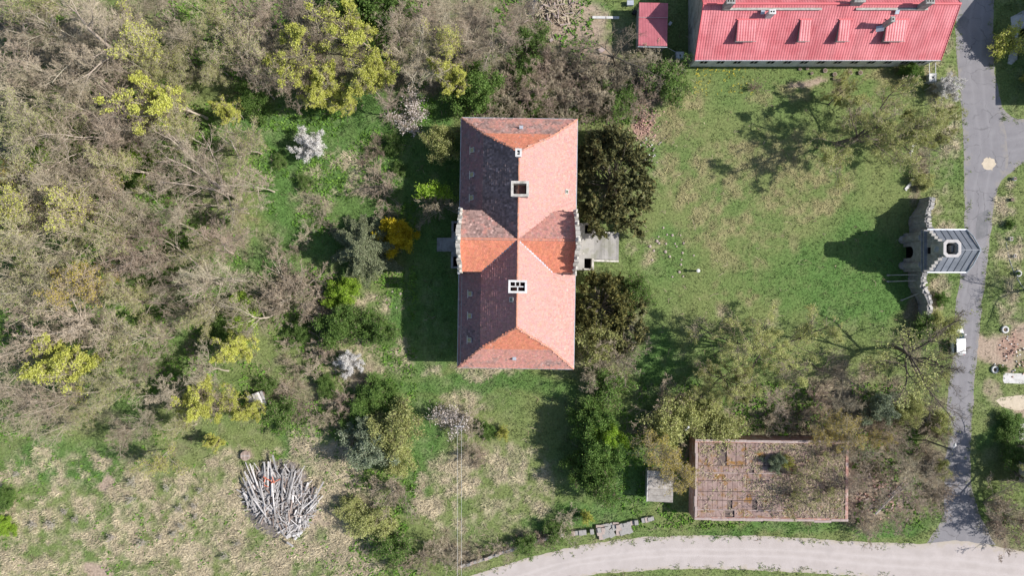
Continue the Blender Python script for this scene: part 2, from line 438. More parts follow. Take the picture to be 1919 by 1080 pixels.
def mat_road(name, base, light, dark, edge, track=.75, tw_=.42, cracks=0.0, bump=.25):
    m, N, L, b = nodes_of(name)
    at = N.new('ShaderNodeAttribute'); at.attribute_name = 'lane'
    sp = N.new('ShaderNodeSeparateXYZ'); L.new(at.outputs['Vector'], sp.inputs[0])
    geo = N.new('ShaderNodeNewGeometry')
    def noise(scale, detail=6, stretch=None, vec=None):
        n = N.new('ShaderNodeTexNoise'); n.inputs['Scale'].default_value = scale; n.inputs['Detail'].default_value = detail; n.inputs['Roughness'].default_value = .65
        v = vec or geo.outputs['Position']
        if stretch:
            mp = N.new('ShaderNodeVectorMath'); mp.operation = 'MULTIPLY'; mp.inputs[1].default_value = stretch; L.new(at.outputs['Vector'], mp.inputs[0]); v = mp.outputs[0]
        L.new(v, n.inputs['Vector']); return n.outputs['Fac']
    def rng_(v, a, b_, c=0., d=1.):
        r = N.new('ShaderNodeMapRange'); r.inputs[1].default_value = a; r.inputs[2].default_value = b_; r.inputs[3].default_value = c; r.inputs[4].default_value = d; L.new(v, r.inputs[0]); return r.outputs[0]
    def math_(op, a, b_=None):
        k = N.new('ShaderNodeMath'); k.operation = op
        for i, x in enumerate((a, b_)):
            if x is None: continue
            if isinstance(x, (int, float)): k.inputs[i].default_value = x
            else: L.new(x, k.inputs[i])
        return k.outputs[0]
    def mix(f, A, B):
        k = N.new('ShaderNodeMix'); k.data_type = 'RGBA'; L.new(f, k.inputs['Factor'])
        for nm, x in (('A', A), ('B', B)):
            if isinstance(x, tuple): k.inputs[nm].default_value = (*x, 1)
            else: L.new(x, k.inputs[nm])
        return k.outputs['Result']
    wob = math_('ADD', sp.outputs['X'], rng_(noise(.06, 2), .3, .7, -.35, .35))
    tr = rng_(math_('ABSOLUTE', math_('SUBTRACT', math_('ABSOLUTE', wob), track)), 0., tw_, 1., 0.)        # two wheel tracks
    streak = noise(1.0, 8, (3.2, .16, 0))
    c = mix(rng_(noise(.5, 8), .35, .65), base, dark)
    c = mix(math_('MULTIPLY', math_('MULTIPLY', tr, rng_(streak, .3, .65)), .7), c, light)
    c = mix(math_('MULTIPLY', rng_(streak, .52, .7), .5), c, dark)
    c = mix(rng_(noise(.22, 6), .56, .66, 0, .6), c, tuple(x * .82 for x in base))
    ed = rng_(math_('ADD', math_('ABSOLUTE', math_('SUBTRACT', sp.outputs['Z'], .5)), rng_(noise(.9, 8), .3, .7, -.13, .13)), .39, .5)
    c = mix(math_('MULTIPLY', ed, .8), c, edge)
    c = mix(rng_(noise(9, 4), .3, .75, 0., .35), c, dark)
    if cracks:
        vo = N.new('ShaderNodeTexVoronoi'); vo.feature = 'DISTANCE_TO_EDGE'; vo.inputs['Scale'].default_value = .32
        nv = N.new('ShaderNodeTexNoise'); nv.inputs['Scale'].default_value = .8; nv.inputs['Detail'].default_value = 5
        L.new(geo.outputs['Position'], nv.inputs['Vector'])
        ad = N.new('ShaderNodeVectorMath'); ad.operation = 'MULTIPLY_ADD'; ad.inputs[1].default_value = (1.6, 1.6, 0); L.new(nv.outputs['Color'], ad.inputs[0]); L.new(geo.outputs['Position'], ad.inputs[2])
        L.new(ad.outputs[0], vo.inputs['Vector'])
        c = mix(math_('MULTIPLY', rng_(vo.outputs['Distance'], 0., .02, 1., 0.), math_('MULTIPLY', rng_(noise(.3, 3), .42, .6), cracks)), c, tuple(x * .4 for x in base))
    L.new(c, b.inputs['Base Color']); b.inputs['Roughness'].default_value = .92; b.inputs['Specular IOR Level'].default_value = .15
    bp = N.new('ShaderNodeBump'); bp.inputs['Strength'].default_value = bump; bp.inputs['Distance'].default_value = .04
    L.new(noise(7, 6), bp.inputs['Height']); L.new(bp.outputs[0], b.inputs['Normal'])
    return m
m_asph = mat_road('worn_asphalt', (.245, .236, .243), (.29, .28, .285), (.2, .192, .2), (.28, .255, .225), track=.85, cracks=.8)
m_dirt = mat_road('pale_gravel', (.475, .425, .40), (.56, .51, .485), (.40, .355, .33), (.40, .35, .27), track=.8, tw_=.6, bump=.45)
m_asph_old = mat_noise('worn_asphalt_old', (0.225, 0.215, 0.22), (0.262, 0.252, 0.255), scale=0.7, rough=0.9, bump=0.25, bscale=14, c3=(0.25, 0.232, 0.225), s3=0.16)
m_dirt_old = mat_noise('pale_gravel_old', (0.49, 0.44, 0.42), (0.545, 0.495, 0.47), scale=0.9, rough=0.95, bump=0.35, bscale=9, c3=(0.46, 0.415, 0.395), s3=0.12)
road('asphalt_road',
     [(1788, -260), (1790, -60), (1793, 20), (1790, 60), (1796, 140), (1803, 210), (1806, 270), (1807, 350), (1808, 430), (1804, 500), (1796, 540), (1790, 570), (1788, 640), (1783, 690), (1777, 730), (1773, 770), (1776, 805), (1778, 830), (1769, 870), (1769, 930), (1768, 970), (1745, 1005), (1735, 1022)],
     [(1862, -260), (1862, -60), (1862, 20), (1862, 80), (1863, 140), (1878, 200), (1886, 260), (1890, 310), (1874, 345), (1862, 380), (1857, 430), (1851, 480), (1845, 530), (1840, 570), (1835, 640), (1830, 690), (1826, 730), (1822, 780), (1820, 820), (1818, 860), (1820, 910), (1830, 950), (1848, 990), (1868, 1025)], m_asph, 0.010)
road('side_road', [(1868, 190), (1900, 224), (1960, 222), (2100, 205)], [(1868, 350), (1885, 330), (1919, 304), (1990, 290), (2100, 285)], m_asph, 0.006, cols=5)
road('gravel_road',
     [(700, 1190), (800, 1115), (890, 1076), (940, 1061), (1010, 1041), (1100, 1021), (1190, 1009), (1300, 1005), (1439, 1005), (1560, 1013), (1640, 1018), (1735, 1020), (1800, 1014), (1860, 1022), (1900, 1032), (1960, 1035), (2120, 1030)],
     [(860, 1240), (950, 1160), (1030, 1105), (1090, 1082), (1150, 1074), (1250, 1068), (1340, 1067), (1439, 1071), (1540, 1077), (1640, 1084), (1740, 1094), (1850, 1105), (1920, 1112), (2000, 1115), (2120, 1115)], m_dirt, 0.016, cols=9)
# repair patch on the road
def sheet(name, poly_px, mat, z, jit=0.0, parent=None):
    pts = np.array([P(*p)[:2] for p in poly_px])
    if jit: pts = pts + rng.normal(0, jit, pts.shape)
    c = pts.mean(0)
    V = np.vstack([pts, c]); V = np.hstack([V, np.full((len(V), 1), z)])
    n = len(pts)
    f = np.array([[i, (i + 1) % n, n] for i in range(n)])
    a, b_, c_ = V[f[0]]
    if np.cross(b_ - a, c_ - b_)[2] < 0: f = f[:, ::-1]
    o = link(name, mesh_np(name, V, [f], mat), parent)
    return o
def blob_px(cx, cy, rx, ry, n=22, j=.15, seed=1):
    r_ = np.random.default_rng(seed)
    return [(cx + rx * (1 + r_.normal(0, j)) * math.cos(a), cy + ry * (1 + r_.normal(0, j)) * math.sin(a)) for a in np.linspace(0, 2 * math.pi, n, endpoint=False)]
m_sand = mat_noise('sandy_patch', (0.48, 0.41, 0.31), (0.56, 0.48, 0.37), scale=2, rough=.95)
tag(sheet('road_sand_patch', blob_px(1853, 307, 12, 12, n=26, j=.1, seed=3), m_sand, 0.018), kind='structure')
m_asph2 = mat_noise('newer_asphalt', (0.15, 0.15, 0.155), (0.2, 0.195, 0.2), scale=1.0, rough=.9)
tag(sheet('road_patch', [(1833, 402), (1853, 392), (1856, 410), (1850, 442), (1830, 450), (1828, 425)], m_asph2, 0.018, .1), kind='structure')
tag(sheet('road_patch', blob_px(1806, 40, 12, 9, j=.1, seed=8), m_asph2, 0.018), kind='structure')
m_conc = mat_noise('pale_concrete', (0.5, 0.49, 0.47), (0.62, 0.6, 0.57), scale=1.5, rough=.9, c3=(0.4, 0.39, 0.36), s3=.7)
tag(sheet('concrete_path', [(1894, 32), (1919, 18), (1990, 10), (1990, 50), (1908, 52), (1907, 110), (1895, 121), (1889, 119), (1889, 104), (1897, 92)], m_conc, 0.012, .05), kind='structure')
tag(sheet('sand_track', [(1868, 752), (1880, 742), (1960, 738), (2050, 738), (2050, 768), (1960, 766), (1905, 768), (1880, 762)], m_sand, 0.008, .15), kind='structure')
tag(sheet('yard_slab', [(1880, 700), (1990, 702), (1990, 722), (1882, 719), (1879, 714)], m_conc, 0.012, .03), kind='structure')
tag(sheet('garden_path', [(1909, 795), (1990, 795), (1990, 826), (1910, 826)], m_conc, 0.012, .03), kind='structure')
# fine kerb line curving through the verge on the east side
kb = MB()
kp = [(1885, 450), (1887, 470), (1892, 490), (1899, 508), (1907, 525), (1921, 545), (1945, 565)]
kq = resample([P(*p)[:2] for p in kp], .3)
kb.tube(np.hstack([kq, np.full((len(kq), 1), 0.03)]), 0.06, 4)
tag(kb.build('verge_kerb', m_conc), kind='structure')

# keep-out polygons for the grass: roads and buildings
def in_poly(x, y, poly):
    inside = np.zeros(len(x), bool)
    n = len(poly)
    for i in range(n):
        x0, y0 = poly[i]; x1, y1 = poly[(i + 1) % n]
        c = ((y0 > y) != (y1 > y)) & (x < (x1 - x0) * (y - y0) / (y1 - y0 + 1e-12) + x0)
        inside ^= c
    return inside
KEEP = [
    [(1795, -60), (1795, 60), (1800, 150), (1809, 230), (1811, 430), (1807, 500), (1794, 560), (1792, 640), (1780, 730), (1776, 770), (1780, 830), (1773, 870), (1772, 970), (1750, 1005), (1730, 1024), (1640, 1021), (1560, 1016), (1439, 1008), (1300, 1008), (1190, 1012), (1100, 1024), (1010, 1044), (940, 1064), (890, 1079), (870, 1090), (1070, 1090), (1150, 1071), (1250, 1064), (1340, 1064), (1439, 1068), (1540, 1074), (1640, 1081), (1800, 1100), (2000, 1100), (2000, 1040), (1900, 1036), (1858, 1020), (1826, 950), (1816, 900), (1815, 860), (1818, 800), (1823, 730), (1832, 640), (1842, 530), (1854, 430), (1860, 378), (1872, 343), (1888, 326), (1919, 300), (1990, 290), (1990, 226), (1900, 227), (1876, 205), (1860, 140), (1858, -60)],
    [(878, 233), (1068, 233), (1062, 676), (874, 676)], [(1070, 424), (1108, 424), (1112, 440), (1160, 450), (1158, 488), (1110, 484), (1108, 503), (1070, 503)], [(838, 424), (875, 424), (875, 500), (838, 500), (838, 476), (806, 472), (806, 450), (838, 447)],
    [(1297, -60), (1765, -60), (1745, 122), (1298, 122)], [(1192, 12), (1243, 14), (1240, 92), (1190, 90)], [(1292, 816), (1575, 820), (1580, 970), (1292, 968)], [(1208, 885), (1252, 885), (1250, 930), (1210, 935)],
    [(1693, 430), (1770, 436), (1770, 512), (1693, 508)], [(1879, 702), (1990, 702), (1990, 722), (1879, 718)], [(1872, 750), (1990, 740), (1990, 766), (1885, 764)], [(1894, 32), (1990, 15), (1990, 50), (1908, 52), (1907, 110), (1895, 121), (1889, 119), (1897, 92)],
]
def keep_out(X, Y):
    px = X * PXM + 959.5; py = 540 - Y * PXM
    k = np.zeros(len(X), bool)
    jx = (vnoise(X, Y, .7, 300.) - .5) * 26 + rng.normal(0, 2.2, len(X)); jy = (vnoise(X, Y, .7, 340.) - .5) * 26 + rng.normal(0, 2.2, len(X))
    for i, pl in enumerate(KEEP): k |= in_poly(px + (jx if i == 0 else 0), py + (jy if i == 0 else 0), pl)
    return k

def tufts(X, Y, col, hgt, wid, nb, lean, name, mat, z0=0.0):
    """nb bent blades per tuft, each a slim triangle pair"""
    n = len(X)
    X = np.repeat(X, nb); Y = np.repeat(Y, nb); h = np.repeat(hgt, nb); c = np.repeat(col, nb, 0)
    m = n * nb
    az = rng.random(m) * 2 * math.pi
    le = np.clip(rng.normal(lean, .22, m), .15, 1.45)
    h = h * rng.uniform(.6, 1.3, m)
    w = wid * rng.uniform(.6, 1.4, m)
    d = np.stack([np.cos(az) * np.sin(le), np.sin(az) * np.sin(le), np.cos(le)], -1)
    s = np.stack([-np.sin(az), np.cos(az), np.zeros(m)], -1)
    b0 = np.stack([X + rng.normal(0, .07, m), Y + rng.normal(0, .07, m), np.full(m, z0)], -1)
    tip = b0 + d * h[:, None]
    mid = b0 + d * (h * .55)[:, None] + np.array([0, 0, 1]) * (h * .12)[:, None]
    V = np.stack([b0 - s * (w * .5)[:, None], b0 + s * (w * .5)[:, None], mid + s * (w * .45)[:, None], tip, mid - s * (w * .45)[:, None]], 1).reshape(-1, 3)
    b = (np.arange(m) * 5)[:, None]
    q = b + np.array([[0, 1, 2, 4]]); t = b + np.array([[4, 2, 3]])
    cc = c * rng.uniform(.75, 1.3, (m, 1))
    cc = np.repeat(cc, 5, 0)
    return link(name, mesh_np(name, V, [q, t], mat, cc))

m_grass = mat_col('grass_blades', rough=.85, scale=1.0, amt=.15)
def scatter(n, x0, x1, y0, y1):
    X = rng.uniform(x0, x1, n); Y = rng.uniform(y0, y1, n)
    return X, Y
X, Y = scatter(150000, -76, 76, -43, 43)
k = ~keep_out(X, Y); X, Y = X[k], Y[k]
c, dr, li, sl, lu = zone(X, Y)
# drop most tufts on bare soil and litter
keep = rng.random(len(X)) < np.clip(1.0 - sl * .93 - li * .62 - (dr > .5) * .1, 0.05, 1)
pd = rng.random(len(X)) < .04
X, Y, c, dr, li, lu = [a[keep] for a in (X, Y, c, dr, li, lu)]
patch = fbm(X, Y, .8, 60.)
lawn = (X > 18) & (X < 58) & (Y > -6) & (Y < 32)
hg = (.16 + .22 * dr + .14 * lu + .18 * (patch > .56)) * np.where(lawn, .62, 1.0)
dk = np.where(patch[:, None] > .62, .78, 1.0)
sel = dr > .45
m = ~sel
tag(tufts(X[m], Y[m], c[m] * dk[m], hg[m], .055, 3, .95, 'meadow_grass', m_grass), 'green meadow grass covering the grounds around the manor', 'grass', kind='stuff')
tag(tufts(X[sel], Y[sel], c[sel] * 1.05, hg[sel] * 1.35, .06, 4, 1.12, 'dry_grass', m_grass), 'flattened straw coloured dry grass over the open field', 'dry grass', kind='stuff')
# broad leaved ground cover in the wood and scrub
X, Y = scatter(60000, -76, 60, -43, 43)
k = ~keep_out(X, Y) & ~((X < -24) & (Y < -22) & (rng.random(len(X)) < .8)) & ((X < -14) | ((Y > 24) & (X < 20)) | ((X > 16) & (Y < -14) & (Y > -35.2) & (X < 62)))
X, Y = X[k], Y[k]
g = fbm(X, Y, 4.0, 120.)
k = g > .5
X, Y, g = X[k], Y[k], g[k]
cc = np.array([.10, .20, .03]) * (1 - (g[:, None] - .53) * 2) + np.array([.17, .27, .05]) * ((g[:, None] - .53) * 2)
tag(tufts(X, Y, cc, np.full(len(X), .42), .17, 3, .9, 'ground_cover', m_grass), 'leafy green ground cover on the woodland floor', 'ground cover', kind='stuff')
# fallen twigs and old stalks on the wood floor
X, Y = scatter(42000, -76, 62, -43, 43)
k = ~keep_out(X, Y)
X, Y = X[k], Y[k]
c, dr, li, sl, lu = zone(X, Y)
k = rng.random(len(X)) < np.clip(li * 1.1 + .03, 0, 1)
X, Y = X[k], Y[k]
cc = np.where(rng.random((len(X), 1)) < .5, np.array([[.36, .29, .21]]), np.array([[.22, .16, .11]]))
tag(tufts(X, Y, cc, rng.uniform(.4, 1.1, len(X)), .045, 2, 1.4, 'fallen_twigs', m_grass, .03), 'fallen brown twigs and stalks scattered on the woodland floor', 'twigs', kind='stuff')
# dandelions by the red roofed house
X, Y = P(1300, 124)[0] + rng.random(90) ** 1.4 * 9, P(1300, 127)[1] - rng.random(90) ** 1.5 * 4.0
tag(tufts(X, Y, np.tile([[.62, .48, .04]], (90, 1)), np.full(90, .1), .07, 3, 1.2, 'dandelion_flowers', m_grass, .18), 'yellow dandelion flowers in the grass along the red roofed house', 'flowers', kind='stuff')
# white flowers and scraps in the rough grass by the rubble
# ================================================================ MANOR HOUSE
m_tile = mat_col('terracotta_tiles', rough=.8, scale=5, amt=.18, spec=.25, bump=.15)
m_tdeck = mat_noise('tile_underlay', (.22, .10, .075), (.28, .13, .1), scale=2)
m_stone = mat_noise('weathered_stone', (.40, .38, .34), (.56, .53, .48), scale=1.6, rough=.92, bump=.5, c3=(.27, .26, .22), s3=.9)
m_render = mat_noise('old_render', (.52, .46, .37), (.62, .56, .46), scale=.9, rough=.95, bump=.3, c3=(.38, .34, .28), s3=.5)
m_grey = mat_noise('grey_plaster', (.27, .26, .245), (.38, .365, .34), scale=.9, rough=.95, bump=.5, c3=(.20, .195, .18), s3=.6)
m_zinc = mat_noise('zinc_sheet', (.42, .45, .5), (.55, .58, .62), scale=1.2, rough=.45, bump=.05, metal=.4, spec=.5)
m_dark = mat_plain('dark_void', (.012, .011, .01), .9, spec=.1)
m_glass = mat_plain('dim_glass', (.12, .13, .10), .25, spec=.5)
m_hatch = mat_noise('hatch_pane', (.30, .27, .16), (.40, .36, .22), scale=4, rough=.5)
m_wframe = mat_noise('window_paint', (.6, .58, .53), (.7, .68, .62), scale=3, rough=.7)
m_white = mat_noise('whitewash', (.56, .55, .53), (.68, .67, .645), scale=2, rough=.9, bump=.3, c3=(.52, .5, .47), s3=.9)
m_brickw = mat_noise('old_brick', (.38, .19, .14), (.5, .28, .2), scale=2.5, rough=.95, bump=.4, c3=(.42, .33, .28), s3=.8)

def tile_face(poly, colfn, du=.27, dv=.38, lift=.085, jitter=1.0):
    """poly: 3D points, poly[0]->poly[1] is the lower edge; returns verts, quads, colours"""
    p = np.asarray(poly, float)
    if np.cross(p[1] - p[0], p[2] - p[0])[2] < 0: p = p[[1, 0] + list(range(len(p) - 1, 1, -1))]
    u = nrm(p[1] - p[0])
    n = nrm(np.cross(p[1] - p[0], p[2] - p[0]))
    v = np.cross(n, u)
    q = np.stack([(p - p[0]) @ u, (p - p[0]) @ v], -1)
    u0, u1 = q[:, 0].min(), q[:, 0].max(); v1 = q[:, 1].max()
    rows = int(v1 / dv) + 2
    cu, cv = [], []
    for j in range(rows):
        a = np.arange(u0 - du, u1 + du, du) + (du / 2 if j % 2 else 0)
        cu.append(a); cv.append(np.full(len(a), j * dv))
    cu = np.concatenate(cu); cv = np.concatenate(cv)
    k = in_poly(cu, cv + dv * .4, q) | in_poly(cu, cv + .03, q)
    cu, cv = cu[k], cv[k]
    N = len(cu)
    hw = du * .485
    hl = lift + rng.normal(0, .006, N) * jitter + (rng.random(N) < .03) * .03
    sk = rng.normal(0, .008, N) * jitter
    A = lambda uu, vv, hh: p[0] + uu[:, None] * u + vv[:, None] * v + hh[:, None] * n
    e = np.full(N, .012)
    V = np.stack([A(cu - hw, cv + sk, hl), A(cu + hw, cv + sk, hl), A(cu + hw, cv + dv * 1.04, e), A(cu - hw, cv + dv * 1.04, e),
                  A(cu - hw, cv + sk, e * 0), A(cu + hw, cv + sk, e * 0)], 1).reshape(-1, 3)
    b = (np.arange(N) * 6)[:, None]
    Q = np.vstack([b + [[0, 1, 2, 3]], b + [[4, 5, 1, 0]]])
    ctr = A(cu, cv, e)
    col = colfn(ctr, cu, cv)
    return V, Q, np.repeat(col, 6, 0)

TC = np.array([.58, .235, .15]); TORANGE = np.array([.60, .22, .135]); TPINK_GLARE = np.array([.455, .262, .228]); TLICH = np.array([.31, .20, .175]); TDARK = np.array([.15, .105, .10])  # the pink carries the east slopes' overexposed sun glare in its colour
def tilecol(base, lich=0.0, lcol=TLICH, s=1.2, off=0., var=.12):
    def f(c, u, v):
        N = len(u)
        n = fbm(u, v, s, off) * .6 + fbm(u, v, s * .3, off + 40) * .4
        w = np.clip((n - (1 - lich)) * 6 + .5, 0, 1) if lich else np.zeros(N)
        w = np.clip(w + (rng.random(N) < lich * .35) * .5, 0, 1)
        col = base[None] * rng.uniform(1 - var, 1 + var, (N, 1)) * (1 + rng.normal(0, .03, (N, 3)))
        lc = lcol[None] * rng.uniform(.7, 1.4, (N, 1)); pl_ = rng.random(N) < .1; lc[pl_] = lc[pl_] * 1.5
        return col * (1 - w[:, None]) + lc * w[:, None]
    return f

house = thing('manor_house', 'long manor house with hipped terracotta mansard roof and crossing gables', 'house', (0.75, 6.12, 0), R(-0.85))
EH, BH, RH = 6.4, 10.1, 13.9
ex, ey, bx_, by, ry = 7.9, 17.1, 4.67, 14.15, 11.1
GH, GW = 10.1, 4.0            # cross gable eave height and half width
gxw = 7.35                    # gable wall plane
ev = lambda sx, sy: np.array([sx * ex, sy * ey, EH])
bv = lambda sx, sy: np.array([sx * bx_, sy * by, BH])
rv = lambda sy: np.array([0, sy * ry, RH])
O = np.array([0, 0, RH])
gb = lambda sx, sy: np.array([sx * bx_, sy * GW, BH])    # where the gable valley meets the break line
gl = lambda sx, sy: np.array([sx * ex, sy * GW, EH])
gt = lambda sx, sy: np.array([sx * gxw, sy * GW, GH])
gr = lambda sx: np.array([sx * gxw, 0, RH])
roof_faces = []
# name, polygon (lower edge first, counter clockwise seen from outside), colour
for sy in (1, -1):
    a = ev(1, sy), ev(-1, sy), bv(-1, sy), bv(1, sy)
    lowN = a if sy == 1 else (a[1], a[0], a[3], a[2])
    b = (bv(1, sy), bv(-1, sy), rv(sy)) if sy == 1 else (bv(-1, sy), bv(1, sy), rv(sy))
    roof_faces.append((lowN, tilecol(np.array([.54, .26, .21]), .50 if sy == 1 else .36, TLICH, 1.6, 3 + sy)))
    roof_faces.append((b, tilecol(TORANGE, .06, TLICH, 1., 9 + sy)))
for sx in (1, -1):
    for sy in (1, -1):
        lo = [gl(sx, sy), ev(sx, sy), bv(sx, sy), gb(sx, sy)]
        up = [gb(sx, sy), bv(sx, sy), rv(sy), O]
        if sx * sy < 0:
            lo = [lo[1], lo[0], lo[3], lo[2]]; up = [up[1], up[0], up[3], up[2]]
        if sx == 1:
            cl = tilecol(TPINK_GLARE * np.array([.97, .95, .95]), .25, np.array([.45, .24, .19]), 1.5, 20 + sy); cu_ = tilecol(TPINK_GLARE, .0, var=.05)  # east slopes: sun glare put into paler, pinker tiles
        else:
            cl = tilecol(np.array([.27, .15, .15]), .45, np.array([.19, .13, .135]), 1.5, 30 + sy)  # west lower slope: its shade, besides lichen, put into the dark tile colour
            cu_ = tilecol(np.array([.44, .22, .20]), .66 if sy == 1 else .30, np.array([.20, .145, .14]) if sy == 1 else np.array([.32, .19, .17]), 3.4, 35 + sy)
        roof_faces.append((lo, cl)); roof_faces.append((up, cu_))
        # cross gable slopes
        gs = [gt(sx, sy), gb(sx, sy), O, gr(sx)]
        if sx * sy > 0: gs = [gs[1], gs[0], gs[3], gs[2]]
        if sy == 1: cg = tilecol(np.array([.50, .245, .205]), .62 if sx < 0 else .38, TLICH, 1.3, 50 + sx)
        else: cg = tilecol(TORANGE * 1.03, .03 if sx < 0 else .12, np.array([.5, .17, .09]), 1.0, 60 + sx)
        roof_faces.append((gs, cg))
def sag(V):
    V = np.array(V, float); V[..., 2] += (fbm(V[..., 0], V[..., 1], 4.5, 410.) - .5) * .22 + (fbm(V[..., 0], V[..., 1], 1.4, 450.) - .5) * .06
    return V
deck = MB(); TV, TQ, TCc = [], [], []; nt = 0
for poly, cf in roof_faces:
    nn = nrm(np.cross(np.subtract(poly[1], poly[0]), np.subtract(poly[2], poly[0])))
    nn = nn * np.sign(nn[2])
    deck.face([np.asarray(q) - nn * .11 for q in poly])
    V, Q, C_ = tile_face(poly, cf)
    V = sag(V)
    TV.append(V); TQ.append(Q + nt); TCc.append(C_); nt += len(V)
roofdeck = deck.build('roof', m_tdeck, house)
tl = link('roof_tiles', mesh_np('roof_tiles', np.vstack(TV), [np.vstack(TQ)], m_tile, np.vstack(TCc)), roofdeck)
tl['kind'] = 'stuff'
# ridge and hip caps
m_cap = mat_noise('ridge_cap_clay', (.5, .22, .15), (.62, .3, .2), scale=3, rough=.85, bump=.2, c3=(.3, .2, .17), s3=1.5)
def caps(a, b, r=.13, step=.42, mb=None):
    a = np.asarray(a, float); b = np.asarray(b, float)
    L_ = np.linalg.norm(b - a); n = max(1, int(L_ / step))
    for i in range(n):
        s0 = a + (b - a) * (i / n); s1 = a + (b - a) * ((i + 1.08) / n)
        j = rng.normal(0, .012, 3)
        mb.tube(sag(np.array([s0 + j + [0, 0, .02], s1 + j])), [r, r * .86], 6)
cp = MB()
caps(rv(1), O, mb=cp); caps(O, rv(-1), mb=cp)
for sx in (1, -1):
    caps(O, gr(sx), r=.14, mb=cp)
    for sy in (1, -1):
        caps(bv(sx, sy), rv(sy), mb=cp); caps(ev(sx, sy), bv(sx, sy), mb=cp)
cpo = cp.build('ridge_caps', m_cap, roofdeck); cpo['kind'] = 'stuff'
# metal valleys on the south side of the crossing gables
for sx in (1, -1):
    for sy in (-1, 1):
        mb = MB()
        a, b = gb(sx, sy) + [0, 0, .06], O + [0, 0, .05]
        d = nrm(b - a); s_ = nrm(np.cross(d, [0, 0, 1])) * (.12 if sy < 0 else .07)
        mb.face([a - s_, a + s_, b + s_, b - s_]) if True else 0
        mb.face([a - s_ + [0, 0, -.04], b - s_ + [0, 0, -.04], b + s_ + [0, 0, -.04], a + s_ + [0, 0, -.04]])
        mb.build('valley_flashing', m_zinc if sy < 0 else m_cap, roofdeck)
# walls
w = MB()
wx, wy = 7.3, 16.5
w.box((wx - .2, 0, EH / 2), (.4, wy * 2, EH)); w.box((-wx + .2, 0, EH / 2), (.4, wy * 2, EH))
w.box((0, wy - .2, EH / 2), (wx * 2 - .8, .4, EH)); w.box((0, -wy + .2, EH / 2), (wx * 2 - .8, .4, EH))
w.box((0, 0, EH - .12), (wx * 2 + .7, wy * 2 + .7, .2))
walls = w.build('wall', m_render, house)
# gable fronts: wall up to the gable eave, curved and stepped parapet above
def gable_profile():
    return [(-4.25, 6.5), (4.25, 6.5), (4.25, 10.7), (3.7, 10.75), (3.6, 11.5), (3.1, 11.6), (2.75, 12.2), (2.55, 12.9), (1.9, 13.05), (1.7, 13.7), (1.25, 13.95), (1.1, 14.3), (.6, 14.6), (-.6, 14.6), (-1.1, 14.3), (-1.25, 13.95), (-1.7, 13.7), (-1.9, 13.05), (-2.55, 12.9), (-2.75, 12.2), (-3.1, 11.6), (-3.6, 11.5), (-3.7, 10.75), (-4.25, 10.7)]
for sx in (1, -1):
    mb = MB()
    pr = gable_profile()
    x0 = sx * (gxw - .02) ; x1 = sx * (gxw + .34)
    if sx > 0: mb.prism(pr, x0, x1, axis=0)
    else: mb.prism(pr, x1, x0, axis=0)
    g_ = mb.build('gable_wall', m_render, house)
    # cheek walls of the projecting bay
    for sy in (1, -1):
        mb = MB(); mb.box((sx * 6.2, sy * (GW - .1), 8.3), (2.4, .3, 3.5)); mb.build('cheek_wall', m_render, house)
    # coping stones along the parapet
    edge = pr[2:]
    for i in range(len(edge) - 1):
        a = np.array(edge[i]); b = np.array(edge[i + 1])
        L_ = np.linalg.norm(b - a)
        if L_ < .2: continue
        mb = MB(); th = math.atan2(b[1] - a[1], b[0] - a[0])
        M = [[1, 0, 0], [0, math.cos(th), -math.sin(th)], [0, math.sin(th), math.cos(th)]]
        mb.box((0, 0, 0), (.52 + rng.uniform(-.05, .1), L_ * .96, .16), M=M)
        c = (a + b) / 2
        mb.build('coping_stone', m_stone, g_, (sx * (gxw + .16) + rng.normal(0, .03), c[0], c[1] + .06))
    for yy, zz, r_ in ((0, 14.65, .36), (3.4, 11.6, .27), (-3.4, 11.6, .27), (2.2, 13.05, .24), (-2.2, 13.05, .24), (4.0, 10.75, .25), (-4.0, 10.75, .25)):
        mb = MB()
        mb.tube([(0, 0, 0), (0, 0, .15), (0, 0, .22), (0, 0, .45), (0, 0, .62), (0, 0, .8)], [r_, r_, r_ * .5, r_ * .95, r_ * .7, .04], 8)
        mb.build('stone_finial', m_stone, g_, (sx * (gxw + .15), yy, zz))
# windows
pane = MB().box((0, 0, 0), (.04, .98, 1.68)).mesh('pane', m_glass)
fr = MB()
for yy in (-.55, 0, .55): fr.box((0, yy, 0), (.1, .08, 1.8))
for zz in (-.9, .25, .9): fr.box((.004, 0, zz), (.1, 1.18, .08))
wfr = fr.mesh('window', m_wframe)
for sx in (1, -1):
    for fl in (1.9, 4.75):
        for yy in (-14.6, -11.6, -8.6, -5.6, -2.2, 2.2, 5.6, 8.6, 11.6, 14.6):
            f_ = link('window', wfr, house, (sx * (wx + .03), yy, fl), (0, 0, 0 if sx > 0 else math.pi))
            link('pane', pane, f_)
for sy in (1, -1):
    for fl in (1.9, 4.75):
        for xx in (-4.8, -1.6, 1.6, 4.8):
            f_ = link('window', wfr, house, (xx, sy * (wy + .03), fl), (0, 0, R(90) * sy))
            link('pane', pane, f_)
